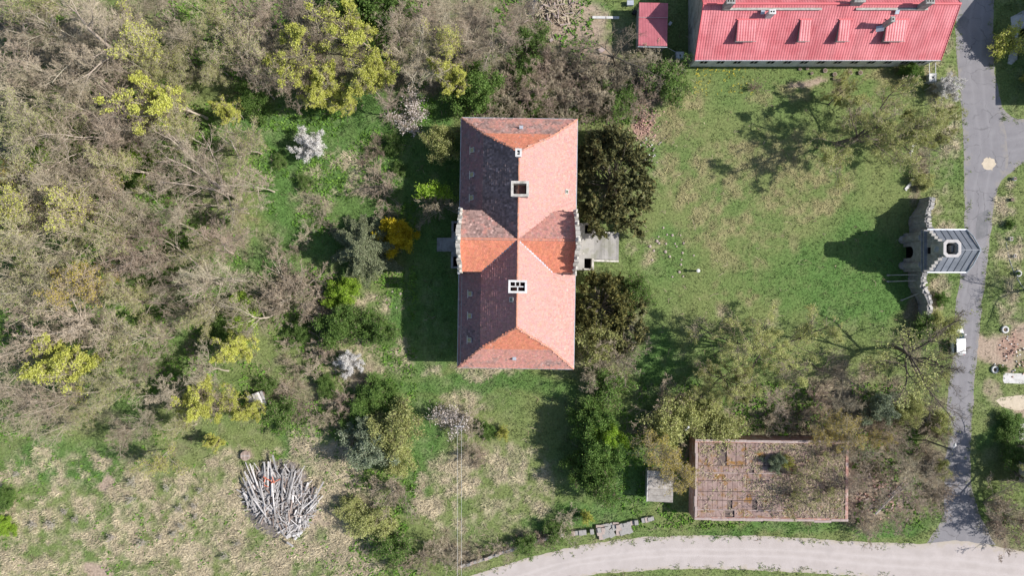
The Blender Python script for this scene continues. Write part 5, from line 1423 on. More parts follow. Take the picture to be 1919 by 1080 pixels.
for i, (x, y) in enumerate(poisson(NSHR, 27, 400, 13)):
    k_ = ('shrub0', 'shrub1', 'shrub2', 'gshrub1', 'shrub1')[i % 5]
    lab = near(x, y, 'low green bush' if k_ == 'gshrub1' else 'leafless brown bush', 'in the thicket north of the manor')
    plant(k_, x, y, g.uniform(2.5, 4.5), lab, 'shrub', 'green bushes north of the manor' if k_ == 'gshrub1' else 'leafless bushes north of the manor', 'shrub', wide=1.2)
for x, y, h, lab in ((893, 165, 5, 'rounded bright green bush at the north west corner of the manor'), (1000, 190, 2.5, 'low green bush behind the manor ridge end'), (650, 10, 6, 'dense green bush behind the yellow flowering row'), (700, 5, 6, 'green bush north of the tall yellow tree')):
    plant('gshrub0', x, y, h, lab, 'shrub', name='green_shrub', wide=.9)
# green undergrowth bushes within the wood
for i, (x, y, h, k_) in enumerate([(105, 292, 3.6, 'lshrub'), (235, 325, 3, 'gshrub0'), (255, 300, 2.4, 'lshrub'), (45, 480, 2.4, 'gshrub1'), (270, 505, 2.6, 'gshrub0'), (330, 485, 2.2, 'gshrub1'), (455, 590, 2.6, 'lshrub'), (420, 610, 2.4, 'gshrub0'), (120, 640, 2.4, 'gshrub1'), (10, 935, 1.5, 'gshrub0'), (8, 985, 1.4, 'lshrub'), (190, 270, 2.4, 'gshrub1'), (470, 190, 2.4, 'gshrub0'), (40, 150, 2.5, 'gshrub1'), (330, 90, 2.5, 'gshrub1')]):
    plant(k_, x, y, h, near(x, y, 'leafy lime coloured bush' if k_ == 'lshrub' else 'leafy green undergrowth bush', 'on the woodland floor'), 'shrub', 'green bushes on the woodland floor', 'green_shrub', wide=1.35)
# ---- scrub between wood and manor
SCR = [(490, 290), (560, 310), (620, 290), (740, 260), (755, 400), (640, 420), (600, 470), (560, 480), (600, 560), (590, 640), (640, 680), (700, 700), (700, 780), (660, 850), (560, 800), (500, 800), (490, 700), (520, 640), (490, 520), (520, 440), (480, 380)]
for i, (x, y) in enumerate([p for p in poisson(SCR, 33, 500, 14) if p[1] > 470 or rng.random() < .45]):
    k_ = ('shrub0', 'shrub2', 'shrub1', 'shrub2', 'gshrub1')[g.integers(5)] if y < 560 else ('shrub0', 'gshrub1', 'shrub1', 'gshrub0', 'shrub2')[g.integers(5)]
    green = k_ in ('gshrub0', 'gshrub1', 'oshrub')
    plant(k_, x, y, g.uniform(1.6, 3.0) if y > 470 else g.uniform(1.0, 1.9), near(x, y, 'leafy green bush' if green else 'low leafless brown bush', 'in the scrub between wood and manor'), 'shrub', 'green bushes of the scrub' if green else 'leafless bushes of the scrub', 'shrub', wide=1.3)
S = 'shrub'
for k_, x, y, h, wd, cat, nm, lab in [
    ('wshrub', 580, 272, 3.9, .72, 'tree', 'blossom_tree', 'small tree covered in white blossom standing in the green clearing'),
    ('wthin', 770, 212, 3, 1.3, S, 'shrub', 'pale greyish blossoming bush on the north side of the clearing'),
    ('shrub0', 712, 350, 3.6, 1.5, S, 'bare_shrub', 'wide leafless brown bush at the edge of the manor shadow'), ('shrub1', 705, 275, 2.2, 1.2, S, 'bare_shrub', 'low leafless bush between white blossom tree and manor shadow'),
    ('oshrub', 828, 268, 6.6, .5, S, 'evergreen_shrub', 'olive green upright bush in the shade at the manor corner'), ('gapple', 813, 360, 7.0, .8, S, 'half_leafed_shrub', 'round bush half lime green and half leafless in the manor shade'),
    ('fshrub', 742, 443, 4.4, .78, S, 'forsythia', 'golden yellow forsythia bush touching the spruce'),
    ('shrub0', 540, 545, 5.5, 1.3, S, 'bare_shrub', 'wide leafless grey bush south west of the spruce'), ('shrub2', 500, 560, 4.5, 1.2, S, 'bare_shrub', 'pale leafless bush at the wood edge'),
    ('gshrub0', 640, 612, 4.4, .95, S, 'green_shrub', 'dense rounded green bush south of the spruce'), ('lshrub', 643, 548, 3.6, .8, S, 'green_shrub', 'smaller bright green bush between spruce and dense round bush'),
    ('gshrub1', 715, 620, 3.4, 1.0, S, 'dark_shrub', 'dark tangled bush beside the manor shadow'), ('wshrub', 655, 680, 3.2, .7, S, 'blossom_shrub', 'small white blossoming bush south of the round green bush'),
    ('sshrub', 683, 800, 4.2, .62, S, 'silver_shrub', 'silvery grey bush with pale tip beside the tall lime bush'), ('sshrub', 690, 845, 5.2, .95, S, 'silver_shrub', 'large silver green willow bush by the straw field'), ('oshrub', 735, 800, 5.4, .9, S, 'shrub', 'tall lime green bush next to the silver willow'),
    ('gshrub0', 710, 735, 3, 1.1, S, 'green_shrub', 'green bush at the path corner south of the manor'), ('oshrub', 745, 860, 3.4, 1.0, S, 'shrub', 'yellowish green bush along the east side of the silver willow'),
    ('shrub0', 735, 930, 5, 1.1, S, 'bare_shrub', 'rounded leafless brown bush at the end of the hedge row'), ('oshrub', 700, 985, 3.0, 1.3, S, 'shrub', 'olive bush near the leafless brown one'), ('gshrub1', 735, 1030, 3.2, 1.2, S, 'shrub', 'straggly green bush at the field bottom'),
    ('shrub1', 790, 1050, 3.6, 1.3, S, 'bare_shrub', 'leafless pinkish brown thicket above the gravel road'), ('shrub2', 830, 1040, 2.8, 1.2, S, 'bare_shrub', 'leafless bush where the wires cross the hedge'), ('oshrub', 660, 960, 2.4, 1.2, S, 'shrub', 'low olive bush on the straw field'),
    ('wthin', 845, 785, 3.4, 1.0, S, 'shrub', 'whitish blossoming bush around the wooden utility pole'), ('shrub2', 880, 795, 3, 1.2, S, 'bare_shrub', 'round leafless bush beside the utility pole'), ('shrub0', 880, 850, 2.0, 1.6, S, 'bare_shrub', 'low leafless thicket under the wires'),
    ('shrub1', 900, 860, 1.6, 1.5, S, 'bare_shrub', 'low brown brambles east of the wires'), ('yshrub', 943, 813, 1.8, .8, S, 'shrub', 'small yellow green clipped bush on the southern lawn'), ('gshrub0', 912, 806, 1.6, 1.0, S, 'green_shrub', 'small dark green bush beside the yellow clipped one'),
    ('gshrub0', 1120, 840, 6.0, .8, S, 'green_shrub', 'large dense green bush west of the plank shed'), ('gshrub0', 1112, 790, 5.0, .8, S, 'green_shrub', 'northern part of the evergreen clump with dark leaves'), ('lshrub', 1138, 818, 5.6, .5, S, 'shrub', 'yellow green bush growing through the evergreen clump'), ('gshrub1', 1125, 905, 5.0, .85, S, 'green_shrub', 'thin green bush at the southern end of the evergreen clump'), ('gshrub0', 1105, 870, 5.2, .7, S, 'green_shrub', 'western green bush of the evergreen clump'),
    ('shrub2', 1060, 985, 2.6, 1.3, S, 'bare_shrub', 'pale leafless bush by the boundary wall'), ('yshrub', 1100, 970, 2.6, .5, S, 'shrub', 'narrow yellow budding sapling at the boundary wall'),
    ('shrub2', 1150, 660, 6.5, .9, S, 'bare_shrub', 'leafless pale tree like bush south of the golden yew'), ('shrub0', 1120, 700, 5, 1.1, S, 'bare_shrub', 'leafless bush at the south east manor corner'), ('oshrub', 1110, 640, 5, .9, S, 'shrub', 'olive green bush beside the golden yew'), ('gshrub1', 1140, 730, 3.6, 1.2, S, 'green_shrub', 'dark green bush on the path south of the manor'), ('gshrub1', 1190, 550, 4.0, .9, S, 'green_shrub', 'dark loose bush east of the golden yew'),
    ('yshrub', 1890, 78, 3.0, 1.1, S, 'shrub', 'yellow green bush on the pale path by the white house'), ('wshrub', 1778, 163, 3.0, .75, S, 'blossom_shrub', 'white blossoming bush at the roadside fence'), ('shrub1', 1415, 162, 1.3, 1.2, S, 'bare_shrub', 'tiny brown bush on the lawn south of the red house'),
    ('shrub0', 1585, 150, 1.2, 1.0, S, 'bare_shrub', 'small grey bush in the flower bed south of the red house'), ('gshrub0', 1708, 135, 2.4, .8, S, 'green_shrub', 'green bush against the red house wall'), ('gshrub1', 1720, 250, 1.8, 1.2, S, 'green_shrub', 'dark ivy bush along the roadside fence'), ('shrub1', 1725, 310, 1.8, 1.2, S, 'bare_shrub', 'leafless bush along the roadside fence north of the ruined wall'), ('oshrub', 1730, 340, 1.6, 1.2, S, 'shrub', 'olive bush touching the end of the northern ruined wall'),
    ('gshrub1', 1735, 620, 2.2, 1.4, S, 'green_shrub', 'dark green bush south of the ruined wall'), ('oshrub', 1770, 610, 3.0, 1.0, S, 'shrub', 'olive bush beside the parked car'), ('gshrub0', 1765, 560, 1.2, 1.0, S, 'green_shrub', 'low bright green bush on the verge south of the gatehouse'), ('oshrub', 1762, 795, 2.6, .9, S, 'shrub', 'yellow green bush at the street lamp'), ('oshrub', 1768, 880, 2.0, .9, S, 'shrub', 'olive bush at the roadside below the street lamp'),
    ('sshrub', 1650, 765, 4.2, .9, S, 'silver_shrub', 'grey green bush under the leafless roadside tree'), ('oshrub', 1705, 770, 3.4, .8, S, 'shrub', 'budding olive bush by the mesh fence'), ('sshrub', 1450, 865, 4.4, .55, S, 'silver_shrub', 'green sapling growing out of the barn roof'), ('yshrub', 1468, 862, 4.4, .35, S, 'shrub', 'yellow budding sapling on the barn roof'),
    ('gshrub1', 1905, 850, 2.4, 1.3, S, 'green_shrub', 'green bush in the shade of the white outbuilding'), ('gshrub0', 1895, 800, 1.6, 1.6, S, 'green_shrub', 'bright green bush north of the white outbuilding'), ('shrub0', 1885, 955, 5.0, 1.2, S, 'bare_shrub', 'leafless thicket at the road corner below the outbuilding'), ('shrub1', 1910, 990, 5.0, 1.2, S, 'bare_shrub', 'leafless brown thicket at the far corner of the crossroads'),
]: plant(k_, x, y, h, lab, cat, None, nm, wide=wd, rz=(0 if k_ == 'gapple' else None))
# ---- big trees by the lawn
plant('oak0', 1650, 250, 13, 'large spreading tree in fresh olive leaf at the north east lawn corner', name='oak_tree', wide=1.22, rz=3.7)
plant('oak1', 1575, 175, 7.5, 'small olive leaved tree between the big corner tree and red house', name='oak_tree', wide=.7, rz=1.2)
plant('oak1', 1738, 235, 9.5, 'olive leaved tree leaning over the roadside fence', name='oak_tree', wide=.85)
plant('oak0', 1445, 655, 13, 'large spreading tree in olive leaf south of the lawn', name='oak_tree', wide=1.15, rz=.4)
plant('oak1', 1370, 720, 11, 'olive leaved tree between large spreading tree and barn', name='oak_tree', wide=.85, rz=3.3)
plant('oakthin', 1690, 690, 14, 'roadside tree with dark crooked limbs and sparse yellow leaves', name='oak_tree', wide=1.1, rz=5.2, cf=.55)
plant('bared1', 1560, 700, 10, 'leafless dark tree west of the sparse roadside tree', name='bare_tree', wide=.9)
plant('oakthin', 1755, 690, 9, 'young tree with yellow leaf tips over the road by the car', name='oak_tree', wide=.75)
plant('bud1', 1240, 850, 9, 'amber budding tree leaning over the plank shed', name='budding_tree', wide=1.25)
plant('bud1', 1275, 895, 8, 'amber budding tree between plank shed and barn', name='budding_tree', wide=1.1)
plant('shrub1', 1245, 770, 4.5, 'reddish brown leafless thicket north of the plank shed', 'shrub', name='bare_shrub', wide=1.4)
plant('oshrub', 1265, 790, 5, 'olive bush beside the lamp post north of the barn', 'shrub', name='shrub', wide=1.0)
plant('oshrub', 1340, 790, 4.5, 'yellow green bush along the north wall of the barn', 'shrub', name='shrub', wide=1.1)
SE = [(1400, 745), (1560, 740), (1700, 800), (1760, 800), (1770, 960), (1700, 985), (1610, 980), (1600, 830), (1500, 815), (1420, 815)]
for i, (x, y) in enumerate(poisson(SE, 36, 300, 16)):
    k_ = ('bare1', 'bare2', 'shrub1', 'bud1', 'shrub0', 'bare0', 'shrub2')[i % 7]
    tall = k_[0] == 'b'
    lab = {'bud1': 'amber budding tree among the ruins east of the barn'}.get(k_, 'leafless tree among the ruins by the barn' if tall else 'leafless brown bush among the ruins by the barn')
    plant(k_, x, y, g.uniform(6, 8.5) if tall else g.uniform(2.6, 4), lab, 'tree' if tall else 'shrub', {'bud1': 'budding trees by the barn'}.get(k_, 'leafless trees by the barn' if tall else 'leafless bushes by the barn'), 'bare_tree' if tall else 'bare_shrub', wide=1.15)
for i, (x, y) in enumerate([(1500, 900), (1545, 930), (1540, 870), (1490, 945)]):
    plant('oakthin', x, y, 7.5, 'thin budding tree growing up beside the barn roof', 'tree', 'thin trees over the barn', 'budding_tree', wide=.75, cf=.8)
for i, (x, y) in enumerate([(900, 1040), (940, 1030), (985, 1022), (1020, 1012), (860, 1050), (1040, 1000)]):
    plant(('shrub1', 'shrub2', 'gshrub1')[i % 3], x, y, 2.0, 'low straggly bush along the southern boundary wall', 'shrub', 'bushes along the southern wall', 'shrub', wide=1.2)
# off-frame trees at the crossroads: their shadows reach the asphalt
plant('bared0', 1965, 930, 12, 'bare tree at the crossroads whose branches shade the asphalt', name='bare_tree', wide=1.0, cf=.5)
plant('oak1', 1985, 880, 11, 'leafy tree behind the white outbuilding', name='oak_tree', wide=.8, cf=.5)
plant('bared1', 2000, 545, 9, 'leafless tree east of the verge whose twigs overhang the grass', name='bare_tree', wide=1.1, cf=.5)

# ---- evergreens: dense crowns of needle sprays
def evergreen(name, label, cat, base_px, rx, ry_, h, leaf, n, seed, lobes=60, size=.22, ang=0.0):
    g = np.random.default_rng(seed)
    q = P(*base_px, h * .55)
    t = thing(name, label, cat, (q[0], q[1], 0), ang)
    # lobes of spray tufts on a lumpy dome
    u = g.random(lobes); az = g.random(lobes) * 6.283; el = np.arccos(1 - u * .95)
    rad = 1 + g.normal(0, .1, lobes)
    C = np.stack([np.cos(az) * np.sin(el) * rx * rad, np.sin(az) * np.sin(el) * ry_ * rad, .18 * h + np.cos(el) * h * .8 * rad], -1)
    dirs = nrm(C * np.array([1 / rx, 1 / ry_, 1.0 / h]) + [0, 0, .15])
    id_ = g.integers(lobes, size=n)
    # needles sit on pointed sprays radiating from each lobe
    ns = 9
    sp = nrm(dirs[:, None] + g.normal(0, .75, (lobes, ns, 3)))
    s_id = g.integers(ns, size=n)
    d = sp[id_, s_id]
    dist = g.random(n) ** .7 * g.uniform(.9, 1.5, n) * (rx * .27)
    pos = C[id_] * .9 + d * dist[:, None] + g.normal(0, .09, (n, 3))
    pos[:, 2] = np.maximum(pos[:, 2], .25)
    v, f = leaves(pos, size, .5, g, .4)
    link('foliage', mesh_np(name + '_foliage', v, [f], leaf), t)
    # trunk and limbs to every lobe
    mb = MB(); mb.tube([(0, 0, 0), (0, 0, h * .3), (.1, .05, h * .75)], [h * .045, h * .035, .05], 8); mb.build('trunk', m_bark_dark, t)
    A = np.zeros((lobes, 4, 3)); z0 = np.minimum(C[:, 2] * .5, h * .5)
    A[:, 0, 2] = z0
    for k_ in range(1, 4): A[:, k_] = A[:, 0] * (1 - k_ / 3) + C * (k_ / 3) + g.normal(0, .1, C.shape)
    V, F = tubes(A, np.broadcast_to(np.linspace(.09, .02, 4), (lobes, 4)), 5)
    link('limbs', mesh_np(name + '_limbs', V, [F], m_bark_dark), t)
    return t
evergreen('yew_tree', 'huge dark green yew against the east side of the manor', 'tree', (1154, 342), 5.2, 7.2, 8.0, m_lf_yew, 34000, 1, 95, .24)
evergreen('yew_tree', 'smaller dark yew with golden tips south of the stone porch', 'tree', (1128, 578), 4.1, 4.8, 6.5, m_lf_yew2, 20000, 2, 60, .22)
evergreen('yew_tree', 'dark loose evergreen between golden yew and leafless bush', 'tree', (1170, 600), 3.0, 5.0, 5.0, m_lf_yew, 8000, 4, 40, .2)

def spruce(base_px, h, r, seed):
    g = np.random.default_rng(seed)
    q = P(*base_px, h * .4)
    t = thing('spruce_tree', 'grey green spruce with star shaped branches west of the manor', 'tree', (q[0], q[1], 0))
    mb = MB(); mb.tube([(0, 0, 0), (0, 0, h * .5), (0, 0, h)], [.22, .14, .03], 8); mb.build('trunk', m_bark_dark, t)
    lim, ctr = [], []
    for lv in range(10):
        f = lv / 9.0
        z = 1.5 + f * (h - 1.6); L_ = r * (1 - f) ** .62 + .25
        nb = int(9 - 4 * f)
        for j in range(nb):
            az = j * 6.283 / nb + lv * .9 + g.normal(0, .1)
            LL = L_ * g.uniform(.8, 1.12)
            d = np.array([math.cos(az), math.sin(az), 0])
            tt = np.linspace(0, 1, 5)[:, None]
            pl = np.array([0, 0, z]) + d * LL * tt + UP * (.16 * LL * tt - .3 * LL * tt ** 2)
            lim.append(pl)
            s = np.array([-d[1], d[0], 0])
            ns_ = max(5, int(LL * 3.2))
            for st in range(ns_):
                k0 = (st + .8) / ns_
                c0 = pl[min(int(k0 * 4), 3)] * (1 - (k0 * 4 - min(int(k0 * 4), 3))) + pl[min(int(k0 * 4), 3) + 1] * (k0 * 4 - min(int(k0 * 4), 3))
                wl = (.25 + .75 * (1 - k0)) * LL * .30 + .12
                for sg in (-1, 1):
                    sd_ = nrm(s * sg + d * .75 - UP * .12)
                    m = int(16 * wl / .5) + 8
                    ctr.append(c0 + sd_ * (g.random(m) * wl)[:, None] + g.normal(0, .045, (m, 3)))
            m = int(LL * 16) + 8
            ctr.append(np.array([0, 0, 0]) + pl[g.integers(1, 5, m)] + g.normal(0, .09, (m, 3)))
    V, F = tubes(np.array(lim), np.broadcast_to(np.linspace(.05, .012, 5), (len(lim), 5)), 4)
    link('branches', mesh_np('spruce_branches', V, [F], m_bark_dark), t)['kind'] = 'stuff'
    v, f = leaves(np.vstack(ctr), .13, .9, g, .4)
    link('needles', mesh_np('spruce_needles', v, [f], m_lf_spruce), t)
spruce((683, 467), 9.0, 5.1, 3)
# ================================================================ SMALL THINGS
# ---- woodpile
m_wood = mat_noise('weathered_grey_plank', (.34, .32, .305), (.52, .495, .475), scale=2.0, rough=.95, bump=.4, rnd=.4)
m_wood2 = mat_noise('brown_plank', (.27, .20, .16), (.40, .32, .27), scale=2.0, rough=.95, bump=.4, rnd=.35)
m_orange = mat_noise('orange_red_timber', (.50, .14, .08), (.62, .2, .12), scale=3, rough=.8)
cx, cy, _ = P(525, 935)
pile = thing('wood_pile', 'large heap of weathered grey planks and beams on the straw field', 'wood pile', (cx, cy, 0))
def pileh(x, y):
    return np.maximum(0, 1.25 * (1 - (x / 5.9) ** 2 - (y / 6.2) ** 2)) * (1 + 0 * x)
gxx = np.linspace(-5.6, 5.6, 22); gyy = np.linspace(-6, 6, 22)
XX, YY = np.meshgrid(gxx, gyy); ZZ = pileh(XX * 1.12, YY * 1.08) * .7 + (fbm(XX, YY, .8, 4) - .5) * .3 * (pileh(XX, YY) > .1) - .03
id_ = np.arange(22 * 22).reshape(22, 22)
mo = link('debris_heap', mesh_np('debris_heap', np.stack([XX.ravel(), YY.ravel(), ZZ.ravel()], -1), [np.stack([id_[:-1, :-1], id_[:-1, 1:], id_[1:, 1:], id_[1:, :-1]], -1).reshape(-1, 4)], mat_noise('wood_debris', (.13, .11, .10), (.24, .21, .19), scale=3, bump=.6)), pile)
PILE = [P(*p)[:2] - [cx, cy] for p in ((456, 915), (472, 885), (500, 880), (514, 868), (530, 880), (560, 880), (568, 895), (590, 915), (597, 945), (580, 985), (550, 1012), (530, 995), (492, 965), (460, 935))]
def in_pile(x, y): return bool(in_poly(np.array([x]), np.array([y]), PILE)[0])
g = np.random.default_rng(21)
plk = [MB().box((0, 0, 0), (wd, L_, th)).mesh('plank', mt) for (wd, L_, th, mt) in ((.15, 2.4, .04, m_wood), (.1, 1.7, .05, m_wood), (.2, 1.1, .04, m_wood), (.09, 3.0, .07, m_wood), (.16, 1.9, .05, m_wood2), (.1, .8, .08, m_wood2), (.3, 1.0, .03, m_wood))]
n_ = 0
while n_ < 290:
    x, y = g.uniform(-5.9, 6.3), g.uniform(-6.8, 6.4)
    if not in_pile(x, y): continue
    fx, fy = x - 1.1, y + 7.5
    th = math.atan2(fy, fx) - R(90) + g.normal(0, .3)
    if g.random() < .35: th += g.normal(0, 1.0)
    if n_ % 5 == 0 and y < -1: th = g.random() * 6.28
    k_ = g.integers(len(plk))
    if y < -2.5 and k_ in (0, 3) : k_ = 2
    link('plank', plk[k_], pile, (x, y, float(pileh(x, y)) * .8 + g.uniform(.05, .4)), (g.normal(0, .12), g.normal(0, .25), th))
    n_ += 1
for a, b in (((510, 905), (527, 897)), ((495, 893), (512, 902)), ((497, 903), (500, 893)), ((505, 912), (497, 908)), ((512, 893), (516, 905))):
    A, B = P(*a, 1.1) - [cx, cy, 0], P(*b, 1.15) - [cx, cy, 0]
    mb = MB(); mb.tube([A + [0, 0, .45], B + [0, 0, .45]], .07, 4); mb.build('painted_beam', m_orange, pile)
for a, b, w_ in (((513, 852), (528, 915), .24), ((608, 902), (590, 935), .2), ((505, 868), (520, 900), .2), ((538, 955), (556, 948), .2), ((494, 945), (512, 958), .3), ((540, 1015), (550, 1024), .25)):
    A, B = P(*a, .6) - [cx, cy, 0], P(*b, .9) - [cx, cy, 0]
    d = B - A; L_ = np.linalg.norm(d)
    mb = MB(); mb.box((0, 0, 0), (w_, L_, .1)); mb.build('beam', m_wood, pile, (A + B) / 2 + [0, 0, .35], (0, 0, math.atan2(d[1], d[0]) - R(90)))
for (x, y) in ((553, 1003), (560, 1000), (566, 998), (556, 1008)):
    q = P(x, y); mb = MB(); mb.box((0, 0, 0), (.45, .3, .25), rz=g.random()); mb.build('concrete_lump', m_white, pile, (q[0] - cx, q[1] - cy, .35))

sc_ = MB()
for i in range(600):
    x, y = g.uniform(-5.6, 5.6), g.uniform(-6.1, 6.1)
    if not in_pile(x, y): continue
    M = np.array(Matrix.Rotation(g.random() * 6.28, 3, 'Z') @ Matrix.Rotation(g.normal(0, .4), 3, 'X'))
    sc_.box((x, y, float(pileh(x, y)) * .8 + g.uniform(.0, .45)), (g.uniform(.04, .14), g.uniform(.3, 1.1), .04), M=M)
lp = MB().box((0, 0, 0), (.17, 3.9, .09)).mesh('beam', m_wood)
for i in range(26):
    x, y = g.uniform(-4.6, 5.2), g.uniform(-1.5, 3.6)
    if not in_pile(x, y): continue
    th = math.atan2(y + 7.0, x - .6) - R(90) + g.normal(0, .12)
    link('beam', lp, pile, (x - math.sin(th) * 1.0, y + math.cos(th) * 1.0, float(pileh(x, y)) * .8 + g.uniform(.3, .55)), (-.12, g.normal(0, .2), th), (g.uniform(.7, 1.2), g.uniform(.7, 1.1), 1))
so_ = sc_.build('wood_scraps', m_wood, pile); so_['kind'] = 'stuff'
# ---- cable drum lying beside the heap
q = P(463, 853)
t = thing('cable_drum', 'round wooden cable drum lying flat north of the plank heap', 'cable drum', q)
for z in (.06, .66):
    mb = MB(); mb.tube([(0, 0, z - .04), (0, 0, z + .04)], .72, 18); mb.build('flange', m_wood2, t)
mb = MB(); mb.tube([(0, 0, .1), (0, 0, .62)], .4, 12); mb.build('core', m_wood2, t)
for a in range(6):
    mb = MB(); mb.box((0, 0, .715), (.2, 1.25 if a in (2, 3) else (1.1 if a in (1, 4) else .7), .03)); mb.build('plank', m_wood2, t, (-.55 + a * .22, 0, 0))
mb = MB(); mb.box((0, 0, .745), (1.2, .07, .025)); mb.build('batten', m_wood, t)

# ---- small collapsed hut at the wood edge
q = P(490, 748)
t = thing('plank_hut', 'small collapsed plank hut at the wood edge', 'hut', q, R(20))
mb = MB(); mb.box((0, 0, .8), (2.0, 1.8, 1.6)); mb.build('wall', m_wood2, t)
for i in range(6):
    mb = MB(); mb.box((0, 0, 0), (.36, 2.3, .05)); mb.build('roof_plank', m_wood, t, (-1.0 + i * .4, 0, 1.72 + .06 * (i % 2)), (R(10), g.normal(0, .03), g.normal(0, .08)))

# ---- pale dry weed stalks on the straw field
m_stalk = mat_bark('bleached_stalks', (.44, .40, .34), (.56, .52, .45), .1)
tree_proto('stalk', 300, 1.5, 'shrub', m_stalk, m_stalk, k5=1, tw=.02)
for (x, y) in ((246, 905), (312, 916), (244, 938), (364, 950), (366, 970), (340, 988), (265, 1020), (325, 1002), (300, 1008), (140, 975), (120, 960), (207, 1010), (375, 920), (350, 935), (335, 955), (445, 1020), (30, 890), (60, 985), (95, 985), (420, 1045)):
    tt_ = plant('stalk', x, y, g.uniform(.9, 1.5), 'bleached clump of dry weed stalks on the straw field', 'weed', 'dry weed clumps on the straw field', 'dry_weed', wide=.6)

# ---- hatchback
m_carw = mat_plain('white_car_paint', (.80, .80, .79), .25, spec=.5)
m_carg = mat_plain('car_glass', (.03, .05, .06), .08, spec=.6)
m_tyre = mat_plain('tyre_rubber', (.02, .02, .02), .8)
m_rim = mat_plain('alloy', (.5, .5, .5), .35, .8)
m_lamp = mat_plain('lamp_lens', (.6, .6, .58), .15); m_red = mat_plain('tail_lens', (.4, .02, .02), .2)
q = P(1789, 638)
car = thing('parked_car', 'white hatchback parked at the asphalt road edge', 'car', (q[0], q[1], 0), R(2))
# loft: stations along y (front = +y): half width, lower z, upper z
def loft(stations, mat, name, parent):
    rows = []
    for (y, w_, z0, z1, tw_) in stations:
        rows.append([(-w_, y, z0), (-w_ * 1.02, y, z0 + (z1 - z0) * .5), (-tw_, y, z1 - .04), (-tw_ * .8, y, z1), (0, y, z1 + .015), (tw_ * .8, y, z1), (tw_, y, z1 - .04), (w_ * 1.02, y, z0 + (z1 - z0) * .5), (w_, y, z0)])
    V = np.array(rows).reshape(-1, 3); k_ = 9; n = len(rows); f = []
    for i in range(n - 1):
        for j in range(k_ - 1): f.append([i * k_ + j, (i + 1) * k_ + j, (i + 1) * k_ + j + 1, i * k_ + j + 1])
        f.append([i * k_ + k_ - 1, (i + 1) * k_ + k_ - 1, (i + 1) * k_, i * k_])
    mb = MB(); mb.add(V, f4=f)
    for i, fl in ((0, 0), (n - 1, 1)):
        c = V[i * k_:(i + 1) * k_]; nn = len(c)
        mb.add(np.vstack([c, c.mean(0)]), f3=[[j, (j + 1) % nn, nn] if not fl else [(j + 1) % nn, j, nn] for j in range(nn)])
    return mb.build(name, mat, parent, smooth=True)
loft([(-2.1, .74, .32, .8, .68), (-2.02, .82, .25, .95, .76), (-1.5, .87, .22, .98, .8), (0, .88, .22, .96, .8), (1.1, .87, .22, .93, .78), (1.75, .82, .24, .82, .7), (2.0, .74, .28, .7, .6), (2.1, .6, .34, .6, .5)], m_carw, 'body', car)
loft([(-2.0, .74, .9, 1.0, .7), (-1.8, .74, .9, 1.36, .62), (-.6, .76, .9, 1.46, .62), (.25, .75, .9, 1.42, .6), (1.15, .72, .85, .93, .68)], m_carg, 'glasshouse', car)
loft([(-1.85, .66, 1.34, 1.40, .6), (-1.0, .66, 1.40, 1.475, .62), (-.3, .66, 1.40, 1.475, .62), (.32, .64, 1.36, 1.43, .58)], m_carw, 'roof_panel', car)
for s in (1, -1):
    for y in (1.3, -1.3):
        mb = MB(); mb.tube([(s * .68, y, .31), (s * .89, y, .31)], .31, 16); w_ = mb.build('wheel', m_tyre, car)
        mb = MB(); mb.tube([(s * .885, y, .31), (s * .9, y, .31)], .19, 10); mb.build('rim', m_rim, w_)
    mb = MB(); mb.box((s * .98, .85, .98), (.2, .12, .13)); mb.build('mirror', m_carw, car)
    mb = MB(); mb.box((s * .58, 1.93, .68), (.26, .14, .1)); mb.build('headlight', m_lamp, car)
    mb = MB(); mb.box((s * .68, -2.03, .82), (.16, .1, .22)); mb.build('tail_light', m_red, car)
    for y0, y1 in ((-1.75, .9),): 
        mb = MB(); mb.tube([(s * .72, .95, .95), (s * .63, .3, 1.41)], .035, 4); mb.build('pillar', m_carw, car); mb = MB(); mb.tube([(s * .74, -.45, .95), (s * .65, -.45, 1.44)], .04, 4); mb.build('pillar', m_carw, car)
mb = MB(); mb.box((0, -2.12, .5), (.5, .04, .12)); mb.build('number_plate', m_white, car)

# ---- street lamp by the road
def lamp(label, base_px, h, arm, head, mat):
    q = P(*base_px)
    t = thing('street_lamp', label, 'street lamp', q)
    mb = MB(); mb.tube([(0, 0, 0), (0, 0, h * .5), (0, 0, h)], [.13, .11, .08], 8); mb.build('pole', mat, t)
    a = np.array(arm)
    mb = MB(); mb.tube([(0, 0, h - .25), (a[0] * .5, a[1] * .5, h + .1), (a[0], a[1], h + .12)], .035, 6); mb.build('arm', m_zinc, t)
    mb = MB(); mb.tube([(a[0] * .9, a[1] * .9, h + .1), (a[0] * 1.3, a[1] * 1.3, h + .12), (a[0] * 1.9, a[1] * 1.9, h + .1)], [.06, .2, .07], 8); mb.build('lamp_head', m_white, t)
m_polewood = mat_noise('dark_pole', (.07, .07, .07), (.12, .115, .11), scale=3, rough=.8)
lamp('tall dark street lamp with white head leaning over the asphalt road edge', (1736, 826), 5.9, (.2, .5), .3, m_polewood)
lamp('white headed lamp post standing at the north west corner of the barn', (1270, 794), 4.8, (.2, .3), .3, m_pole)
